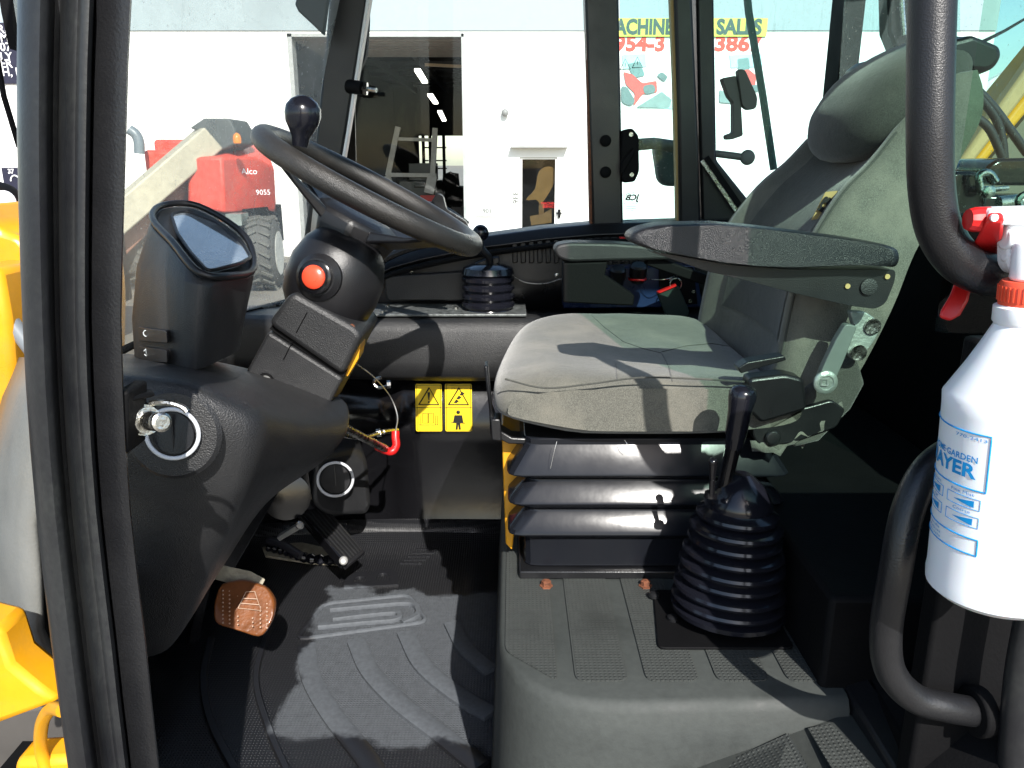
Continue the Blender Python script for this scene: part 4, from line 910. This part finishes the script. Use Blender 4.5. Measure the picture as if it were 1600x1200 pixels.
# near armrest
b = BM(); pf = [(983,378),(986,366),(1003,357),(1032,351),(1120,349),(1190,355),(1260,364),(1330,373),(1385,382),(1407,390),(1408,408),(1402,418),(1350,415),(1290,417),(1240,419),(1180,417),(1120,410),(1060,399),(1010,389)]
o1 = rpoly([P(x,y,.885) for x, y in pf], .006, 2); cc = sum(o1, Vector())/len(o1)
loft(b, [[cc+(p-cc)*s+V(0,d,0) for p in o1] for s, d in ((.93,-.004),(.985,.0),(1,.006),(1,.045),(.98,.052),(.93,.056))]); na = obj('near_armrest', b, M['armpad'], st, angle=50)
b = BM(); prism(b, rpoly(poly([(1010,391),(1062,400),(1140,414),(1240,421),(1400,421),(1398,440),(1384,474),(1368,483),(1330,478),(1240,458),(1150,434),(1105,424)], .900), .006), (0,.035,0)); o = obj('armrest_bracket', b, M['plastic2'], na, bevel=.003)
b = BM(); lathe(b, P(1357,448,.899), V(0,-1,0), [(0,.0095),(.002,.0095),(.0025,.007)], 24); obj('pivot_cap', b, M['plastic'], o)
b = BM()
for x, y in ((1324,447),(1386,432)): lathe(b, P(x,y,.899), V(0,-1,0), [(0,.003),(.0015,.003)], 10)
objs('bracket_rivet', b, M['tan'], o)
# far armrest
b = BM(); pf = [(865,392),(870,383),(890,379),(960,380),(1010,384),(1060,392),(1060,406),(960,408),(890,410),(872,404)]
prism(b, rpoly(poly(pf, 1.47), .008, 3), (0,.06,0)); fa = obj('far_armrest', b, M['plastic'], st, bevel=.006, seg=3)
b = BM(); prism(b, poly([(880,411),(950,409),(945,430),(992,462),(990,478),(880,473)], 1.475), (0,.04,0)); beam(b, P(1010,405,1.5), P(1140,450,1.5), .03, .02); obj('armrest_bracket', b, M['dark'], fa, bevel=.003)
# recliner hardware
b = BM(); prism(b, rpoly(poly([(1328,486),(1352,487),(1371,500),(1374,520),(1362,540),(1346,558),(1330,562),(1320,545),(1336,515)], .937), .005), (0,.012,0)); rc = obj('recline_plate', b, M['zinc'], st, bevel=.002)
b = BM()
for x, y in ((1363,510),(1341,551)): lathe(b, P(x,y,.936), V(0,-1,0), [(0,.010),(.002,.010),(.002,.008),(.001,.003)], 20)
objs('plate_rivet', b, M['chrome'], rc)
b = BM(); rings = [poly(q, Y_) for q, Y_ in (([(1322,508),(1342,510),(1336,530),(1318,528)], .925), ([(1300,545),(1328,548),(1322,570),(1296,566)], .918), ([(1280,580),(1308,590),(1300,608),(1274,606)], .915))]
b_ = []
for q in (([(1322,506),(1340,510),(1318,566),(1300,606),(1274,606),(1286,574),(1306,532)]),): prism(b, rpoly(poly(q, .918), .004), (0,.012,0))
obj('recline_lever', b, pm('grey green lever', (.11,.13,.12), .45), st, bevel=.003)
b = BM(); lathe(b, P(1289,597,.918), V(0,-1,0), [(0,.0145),(.003,.0145),(.005,.012),(.0052,.009),(.004,.008)], 28); kn = obj('tension_knob', b, M['zinc'], st)
b = BM(); q = poly([(1284,602),(1284,592),(1294,592),(1294,602)], .911); tube(b, q+[q[0]], .0006, 4); obj('knob_mark', b, M['wbolt'], kn)
b = BM(); prism(b, rpoly(poly([(1170,592),(1228,585),(1256,592),(1262,640),(1190,662),(1168,640)], .925), .006), (0,.03,0)); obj('buckle_guard', b, M['plastic2'], st, bevel=.004)
b = BM(); prism(b, rpoly(PP([(1153,575,.925),(1168,566,.925),(1226,556,.925),(1229,563,.925),(1170,580,.925),(1158,584,.925)]), .002), (0,.022,0)); obj('belt_buckle', b, M['plastic2'], st, bevel=.002)
b = BM(); prism(b, rpoly(poly([(1180,650),(1262,636),(1300,625),(1322,640),(1308,668),(1240,692),(1188,700),(1176,680)], .945), .006), (0,.03,0)); lathe(b, P(1207,683,.943), V(0,-1,0), [(0,.010),(.004,.010),(.005,.007)], 20); obj('side_cover', b, M['steel'], st, bevel=.003)
b = BM(); rows = []
random.seed(7)
for k in range(14):
    x = 1172+k*11; y = 706-max(0,(k-4))*7+random.uniform(-5,5)
    rows.append([P(x, y-16, .95+random.uniform(-.004,.004)), P(x+2, y-6, .945+random.uniform(-.006,.006)), P(x+3, y+random.uniform(0,7), .948+random.uniform(-.005,.005))])
sheet(b, rows); obj('torn_edge', b, M['cloth'], st, solid=.001)
b = BM(); prism(b, poly([(1262,610),(1340,560),(1352,600),(1330,640),(1280,690),(1240,700),(1240,660)], .952), (0,.02,0)); obj('torn_side_panel', b, M['cloth2'], st, bevel=.004)
b = BM(); tube(b, sm(PP([(870,690,.955),(866,705,.95),(860,732,.955)]), 4), .0003, 4); tube(b, sm(PP([(976,688,.955),(980,694,.95),(982,703,.955)]), 4), .0003, 4); objs('loose_thread', b, M['wbolt'], st)

# ================================================================ PARKING BRAKE LEVER
pk = thing('parking_brake_lever', 'black lever with rounded grip in a conical ribbed rubber gaiter beside the seat', 'lever', P(1130,980,.86))
base = P(1136,950,.865); topc = P(1158,752,.875); ax = (topc-base); L = ax.length; ax.normalize()
prof = [(0,.069),(.006,.070)]
nr = 8
for k in range(nr):
    f0 = k/nr; r0 = .068-.014*f0-.010*f0**3+.0015*math.sin(k*2.3); h0 = .008+(L-.042)*f0; st_ = (L-.042)/nr
    prof += [(h0+st_*.06, r0*.86),(h0+st_*.28, r0*.99),(h0+st_*.5, r0*1.02),(h0+st_*.72, r0*1.0),(h0+st_*.94, r0*.88)]
prof += [(L-.032,.040),(L-.026,.0405),(L-.016,.036),(L-.004,.028),(L+.004,.018),(L+.010,.011)]
b = BM(); lathe(b, base, ax, prof, 44); obj('gaiter', b, M['boot'], pk)
b = BM(); tube(b, PP([(1130,765,.87),(1143,710,.87),(1156,650,.87)]), [.0085,.0088,.010], 16); obj('shaft', b, M['gloss'], pk)
b = BM(); d_ = (P(1163,604,.87)-P(1146,700,.87)).normalized(); lathe(b, P(1146,700,.87), d_, [(0,.010),(.02,.0125),(.045,.0135),(.06,.0158),(.068,.0160),(.074,.0125),(.077,.005)], 24); obj('grip', b, M['boot'], pk)
b = BM(); tube(b, PP([(1112,775,.84),(1113,750,.84)]), .0035, 8); tube(b, PP([(1113,752,.84),(1114,724,.84)]), [.003,.0052], 10); dome(b, P(1114,722,.84), .0055); lathe(b, P(1110,776,.845), V(0,0,1), [(0,.008),(.006,.007)], 10); obj('release_pin', b, M['gloss'], pk)
b = BM(); q = [V(P(1020,930,.93).x,.93,HZ+.003), V(P(1070,930,.93).x,.93,HZ+.003), V(.33,.93,HZ+.003), V(.33,.80,HZ+.003), V(.17,.80,HZ+.003)]; prism(b, rpoly(q,.01), (0,0,.003)); obj('base_plate', b, M['dark'], pk, bevel=.001)
b = BM()
for x, y in ((1022,932),(1051,968),(1215,975)): p = PZ(x,y,HZ+.006); lathe(b, p, V(0,0,1), [(0,.007),(.004,.007),(.006,.004)], 10)
objs('plate_bolt', b, M['steel'], pk)

# ================================================================ CONSOLE CONTROLS AND KEY BEHIND THE SEAT
cc_ = thing('switch_console', 'dark blue switch console with knobs beyond the seat cushion', 'control panel', P(1000,480,1.68))
b = BM(); prism(b, poly([(880,425),(960,418),(1085,414),(1100,480),(880,482)], 1.66), (0,.05,0)); obj('face', b, M['blue'], cc_, bevel=.003)
b = BM(); prism(b, poly([(1030,418),(1084,418),(1090,475),(1060,475),(1030,448)], 1.652), (0,.006,0)); obj('ignition_plate', b, M['dark'], cc_, bevel=.001)
for x, y, r_ in ((964,430,.017),(996,425,.018)):
    b = BM(); lathe(b, P(x,y+14,1.65), V(0,-.35,1), [(0,r_*.8),(.012,r_*.8),(.013,r_),(.034,r_*1.0),(.038,r_*.8)], 24); kn = obj('rotary_knob', b, M['plastic2'], cc_)
b = BM(); p = P(996,436,1.645); tube(b, [p+V(.0175*math.cos(a), .0175*math.sin(a), 0) for a in [2*math.pi*k/24 for k in range(24)]], .0022, 6, closed=True); obj('red_ring', b, M['red'], kn)
b = BM()
for x, y in ((957,430),(1060,422),(1076,422),(1083,455),(1078,470)): lathe(b, P(x,y,1.65), V(0,-1,0), [(0,.004),(.003,.004)], 8)
objs('screw', b, M['chrome'], cc_)
ky = thing('ignition_key', 'dark key fob hanging from a ring beyond the seat cushion', 'key', P(1055,497,1.60))
b = BM(); prism(b, rpoly(poly([(1026,458),(1060,446),(1078,488),(1072,497),(1040,492)], 1.60), .004), (0,.012,0)); obj('fob', b, pm('dark green fob', (.02,.035,.03), .4), ky, bevel=.002)
b = BM(); beam(b, P(1027,457,1.602), P(1056,445,1.602), .012, .004); obj('red_band', b, M['red'], ky)
b = BM(); tube(b, [P(1056,444,1.603)+V(.012*math.cos(a),0,.012*math.sin(a)) for a in [2*math.pi*k/20 for k in range(20)]], .0012, 6, closed=True); obj('key_ring', b, M['chrome'], ky)
b = BM(); beam(b, P(1048,436,1.61), P(1056,432,1.64), .008, .004); tube(b, sm(PP([(1014,436,1.62),(1035,437,1.6),(1050,434,1.61)]), 4), .0008, 5); obj('key', b, M['chrome'], ky)
b = BM(); tube(b, sm(PP([(800,430,1.70),(820,441,1.69),(850,443,1.69),(882,434,1.69)]), 5), .0012, 5); obj('loose_wire', b, M['wbolt'], cab)
b = BM(); prism(b, rpoly(poly([(968,370),(982,372),(982,380),(970,380)], 1.70), .001), (0,.01,0)); obj('red_tab', b, M['red'], cab)

# ================================================================ SPRAY BOTTLE
sb = thing('spray_bottle', 'white plastic garden spray bottle with red trigger hanging on the grab handle', 'spray bottle', P(1545,935,.53))
bt, nk = P(1553,925,.525), P(1606,470,.525); ax = (nk-bt); L = ax.length; ax.normalize()
RB = .0455
prof = [(0,.030),(.0,.039),(.003,.043),(.010,.0452),(.02,.0445),(.06,.0440),(.10,.0442),(.122,.0445),(.128,.0440),(.1335,.0445)]
Lb = L
prof = [(0,.036),(.002,.041),(.007,.0463),(.014,.0466),(.02,.0459),(.07,.0456),(Lb*.66,.0456),(Lb*.70,.0460),(Lb*.715,.0440),(Lb*.80,.0330),(Lb*.865,.0255),(Lb*.93,.0185),(Lb*.94,.0200),(Lb*.985,.0200),(Lb*.995,.016)]
hd = pm('white translucent plastic', (.80,.83,.86), .35, var=.02); hd.node_tree.nodes['Principled BSDF'].inputs['Subsurface Weight'].default_value = .2; hd.node_tree.nodes['Principled BSDF'].inputs['Subsurface Scale'].default_value = .01
b = BM(); lathe(b, bt, ax, prof, 48); bd = obj('body', b, hd, sb)
b = BM(); lathe(b, nk+ax*.0, ax, [(-.002,.0175),(.012,.0178),(.014,.0165)], 40); cp = obj('collar', b, pm('orange red collar', (.80,.09,.04), .4), sb)
b = BM(); x_, y_ = frame_of(ax)
for k in range(36):
    a = 2*math.pi*k/36; d_ = x_*math.cos(a)+y_*math.sin(a); beam(b, nk+ax*.001+d_*.0180, nk+ax*.011+d_*.0180, .0012, .0010, d_)
obj('collar_rib', b, pm('orange red rib', (.80,.09,.04), .4), cp)
b = BM(); lathe(b, nk+ax*.014, ax, [(0,.0125),(.022,.0125),(.026,.010)], 24)
hx = V(-1,0,-.10).normalized(); hb = P(1600,368,.54)
hp_ = P(1600,342,.54)
tube(b, [hb+V(.06,0,0), P(1568,372,.54)], .0085, 16); tube(b, [P(1640,395,.54), P(1568,398,.54)], .0055, 12)
prism(b, rpoly(PP([(1547,332,.53),(1553,326,.53),(1680,322,.53),(1680,352,.53),(1552,352,.53),(1546,345,.53)]), .003), (0,.022,0)); prism(b, rpoly(PP([(1575,350,.535),(1660,350,.535),(1660,430,.535),(1585,430,.535),(1575,415,.535)]), .004), (0,.014,0))
obj('spray_head', b, M['white'], sb, bevel=.002)
b = BM(); lathe(b, P(1549,343,.541), V(-1,0,0), [(0,.0075),(.002,.0085),(.012,.0082),(.016,.0070)], 12); obj('nozzle', b, M['red'], sb, angle=20)
b = BM(); loft(b, [PP([(x0,y,Yt),(x1,y+dy,Yt),(x1,y+dy,Yt+.014),(x0,y,Yt+.014)]) for x0, x1, y, dy, Yt in ((1545,1567,332,0,.528),(1540,1569,345,0,.528),(1527,1566,370,4,.540),(1510,1558,402,4,.585),(1502,1535,425,6,.59),(1492,1518,440,8,.59),(1484,1513,462,8,.585),(1470,1500,485,8,.58),(1467,1484,496,6,.578))]); obj('trigger', b, M['red'], sb, bevel=.003)
b = BM(); lathe(b, P(1552,340,.527), V(0,-1,0), [(0,.0025),(.002,.0025)], 10); obj('pivot_pin', b, M['white'], sb)
# label print wrapped on the body
def wrapp(px, py, rad=.0456):
    """point on the bottle wall seen at a pixel"""
    r = ray(px, py); o_ = V(0,0,CZ); d = r - ax*r.dot(ax); q = (o_-bt)-ax*(o_-bt).dot(ax)
    A = d.dot(d); Bq = 2*d.dot(q); Cq = q.dot(q)-rad*rad; disc = Bq*Bq-4*A*Cq
    t = (-Bq-math.sqrt(max(disc, 0)))/(2*A); return o_+r*t
def axh(p): return (p-bt).dot(ax)
ref = wrapp(1546, 720); hT, hB = axh(wrapp(1546,683)), axh(wrapp(1540,771)); RC = .0444
e0 = (ref-bt)-ax*axh(ref); e0.normalize(); e1 = ax.cross(e0).normalized()
if e1.x < 0: e1 = -e1
def unroll(px, py, rad=.0460):                            # label coordinates: px along the girth, py down the wall
    th_ = (px-1546)/105.0; h = hT-(py-683)*(hT-hB)/88.0
    return bt+ax*h+(e0*math.cos(th_)+e1*math.sin(th_))*rad
def wline(bm, pts, wd=.0007, k=14):
    out = []
    for (a, c), (e, f) in zip(pts, pts[1:]):
        for i in range(k): out.append(unroll(a+(e-a)*i/k, c+(f-c)*i/k, .0458))
    out.append(unroll(*pts[-1], .0458)); tube(bm, out, wd, 5)
def wtext(bm, s, px1, py, h, wpx, bold=.0):
    tb = BM(); text(tb, s, V(0,0,0), 1.0, ext=.0, bold=bold, right=V(1,0,0), up=V(0,0,1))
    xs_ = [v.co.x for v in tb.verts]; mx, mn = max(xs_), min(xs_)
    for v in tb.verts: v.co = unroll(px1-(mx-v.co.x)/(mx-mn)*wpx, py-v.co.z*h)
    me = bpy.data.meshes.new('x'); tb.to_mesh(me); tb.free(); bm.from_mesh(me); bpy.data.meshes.remove(me)
b = BM()
wline(b, [(1330,683),(1546,683),(1546,771),(1330,771)], .0006); wline(b, [(1330,850),(1542,850),(1542,876),(1330,876)], .0006)
for x0, x1, y0 in ((1482,1540,785),(1482,1540,814),(1412,1470,785),(1412,1470,814)):
    wline(b, [(x0,y0),(x1,y0),(x1,y0+17),(x0,y0+17),(x0,y0)], .00022, 5)
    n_s = 6
    top_ = [b.verts.new(unroll(x0+14+i*7, y0+8.5-i*1.1)) for i in range(n_s)]; bot_ = [b.verts.new(unroll(x0+14+i*7, y0+8.6+i*1.1)) for i in range(n_s)]
    for i in range(n_s-1): b.faces.new((top_[i], top_[i+1], bot_[i+1], bot_[i]))
wtext(b, '770-2413', 1541, 691, 5, 52); wtext(b, 'HOME·GARDEN', 1530, 724, 10, 104, .02); wtext(b, 'SPRAYER', 1530, 744, 22, 150, .045)
wtext(b, 'Fine Mist', 1530, 779, 5, 40); wtext(b, 'Coarse', 1526, 808, 5, 30); wtext(b, 'Stream', 1462, 779, 5, 34); wtext(b, 'Off', 1456, 808, 5, 16); wtext(b, 'Handle', 1470, 856, 4, 40); wtext(b, 'Adjust', 1474, 863, 4, 42); wtext(b, 'Nozzle', 1474, 870, 4, 42)
obj('label_print', b, M['bprint'], bd)

# ================================================================ THE MACHINE OUTSIDE THE CAB
mb = cab
b = BM(); prism(b, sm(poly([(-60,350),(4,362),(40,385),(60,470),(64,560),(58,700),(10,760),(-60,800)], 1.25), 3, True), (0,.3,0)); obj('fender', b, M['yellow'], mb, bevel=.01)
b = BM(); prism(b, poly([(-60,418),(0,420),(14,500),(22,600),(18,690),(-60,760)], 1.10), (0,.1,0)); obj('lift_arm', b, M['yellow'], mb, bevel=.01)
b = BM(); tube(b, PP([(-30,400,1.15),(60,530,1.15)]), .012, 10); tube(b, PP([(-30,440,1.12),(60,560,1.12)]), .012, 10); objs('hydraulic_hose', b, pm('grey hose', (.16,.18,.2), .4), mb)
b = BM(); rg = []
for y, xl in ((560,70),(620,42),(660,30),(740,8),(820,-4),(900,2),(985,4),(1020,20),(1060,46),(1100,74)):
    rg.append(PP([(xl-40,y,1.15),(xl-8,y,.98),(xl+10,y,.90),(xl+35,y,.86),(xl+60,y,.85)]))
sheet(b, rg); obj('tank', b, M['grey'], mb, solid=.01, angle=60)
b = BM(); prism(b, poly([(-60,970),(0,985),(18,1040),(60,1075),(92,1098),(0,1132),(-60,1150)], .75), (0,.05,0)); prism(b, poly([(20,1190),(120,1184),(120,1260),(20,1260)], .7), (0,.04,0)); obj('step_bracket', b, M['yellow'], mb, bevel=.008)
b = BM(); bb(b, -1.6, -.80, 1.22, 1.80, .35, CZ-.47); bb(b, -2.6, -1.0, 1.5, 1.9, .5, 1.25); obj('front_chassis', b, M['dark'], mb, bevel=.02)
b = BM(); lathe(b, V(-1.75,1.15,.62), V(0,1,0), [(0,.40),(.03,.56),(.10,.62),(.38,.62),(.45,.56),(.47,.38),(.40,.36)], 44); fwh = obj('front_tyre', b, pm('own tyre', (.03,.03,.03), .8, bump=.4, bscale=40), mb)
b = BM(); tube(b, sm(PP([(98,1110,.64),(80,1108,.66),(66,1130,.68),(64,1170,.70),(76,1215,.70)]), 6), .0065, 12); obj('yellow_hose', b, M['yellow'], mb)
b = BM(); prism(b, poly([(-80,1120),(140,1090),(160,1300),(-80,1300)], 1.0), (0,.2,0)); obj('axle_guard', b, pm('dusty dark steel', (.06,.055,.05), .7), mb, bevel=.01)
b = BM(); tube(b, PP([(-10,60,1.5),(6,150,1.5),(30,230,1.5)]), .005, 8); prism(b, poly([(-10,-60),(18,-60),(20,40),(27,80),(14,76),(2,20)], 1.5), (0,.03,0)); obj('wiper_arm', b, M['dark'], mb)
fw = thing('parked_vehicle', 'red and dark vehicle seen past the left edge of the door pillar', 'vehicle', P(10,345,8))
b = BM(); bb(b, X(-260,0,8), X(22,0,8), 8, 9.6, Z(356,8), Z(327,8)); obj('body', b, rp, fw, bevel=.03)
b = BM(); lathe(b, P(8,316,8.6), V(0,-1,0), [(0,.20),(.1,.22),(.2,.2)], 28); obj('tyre', b, M['dark'], fw)
b = BM(); lathe(b, P(8,316,8.38), V(0,-1,0), [(0,.12),(.02,.12)], 24); obj('rim', b, M['white'], fw)
b = BM(); bb(b, X(-260,0,8), X(25,0,8), 8.05, 9.5, 0.45, Z(357,8)); obj('lower_body', b, M['dark'], fw, bevel=.03)
b = BM()
for x in (-.25, -1.4): lathe(b, V(X(0,0,8)+x,8.02,.42), V(0,1,0), [(0,.30),(.02,.40),(.06,.42),(.24,.42),(.28,.38)], 28)
objs('wheel', b, M['dark'], fw)

mr_ = cab
b = BM(); prism(b, poly([(1440,360),(1600,152),(1760,-40),(1800,-40),(1640,140),(1600,182),(1470,338)], 2.4), (0,.25,0)); 
obj('boom_edge', b, M['yellow'], mr_, bevel=.01)
b = BM(); prism(b, poly([(1430,350),(1596,118),(1720,-60),(1760,-42),(1602,150),(1442,358)], 2.39), (0,.05,0)); obj('boom_top', b, pm('tan dusty paint', (.42,.27,.13), .6), mr_, bevel=.01)
b = BM(); prism(b, poly([(1472,339),(1602,184),(1700,80),(1800,100),(1800,420),(1480,420)], 2.42), (0,.3,0)); obj('boom_side', b, pm('dusty brown steel', (.14,.12,.09), .7), mr_)
b = BM()
for q in ([(1522,136),(1550,165),(1580,205),(1605,240)], [(1530,150),(1556,185),(1566,220),(1569,250)], [(1520,180),(1545,200),(1562,235),(1570,255)]): tube(b, sm(PP([(x,y,1.9) for x, y in q]), 5), .010, 10)
objs('hydraulic_hose', b, M['bull'], mr_)
b = BM(); prism(b, rpoly(poly([(1488,268),(1530,268),(1540,300),(1540,420),(1480,420)], 1.35), .01), (0,.2,0)); prism(b, rpoly(poly([(1540,262),(1560,248),(1640,246),(1640,290),(1545,290)], 1.6), .02), (0,.2,0)); prism(b, poly([(1535,305),(1640,305),(1640,420),(1535,420)], 1.45), (0,.1,0)); obj('engine_cover', b, M['gloss'], mr_, bevel=.006)
b = BM(); tube(b, sm(PP([(1532,296,1.33),(1530,275,1.33),(1545,270,1.33),(1556,284,1.33)]), 4), .006, 10); tube(b, PP([(1530,298,1.33),(1552,296,1.33)]), .007, 10); lathe(b, P(1541,300,1.33), V(0,-1,0), [(0,.010),(.01,.010),(.012,.006)], 14); tube(b, PP([(1552,296,1.33),(1575,294,1.33)]), .004, 8); obj('fitting', b, M['chrome'], mr_)
b = BM(); tube(b, sm(PP([(1560,318,1.35),(1600,314,1.35),(1640,318,1.35)]), 4), .012, 10); tube(b, sm(PP([(1595,330,1.3),(1592,310,1.3),(1612,300,1.3)]), 4), .006, 8); objs('pipe', b, M['chrome'], mr_)
b = BM(); tube(b, PP([(1530,68,2.6),(1570,48,3.4),(1660,-5,5)]), .006, 6); obj('aerial', b, M['dark'], cab)
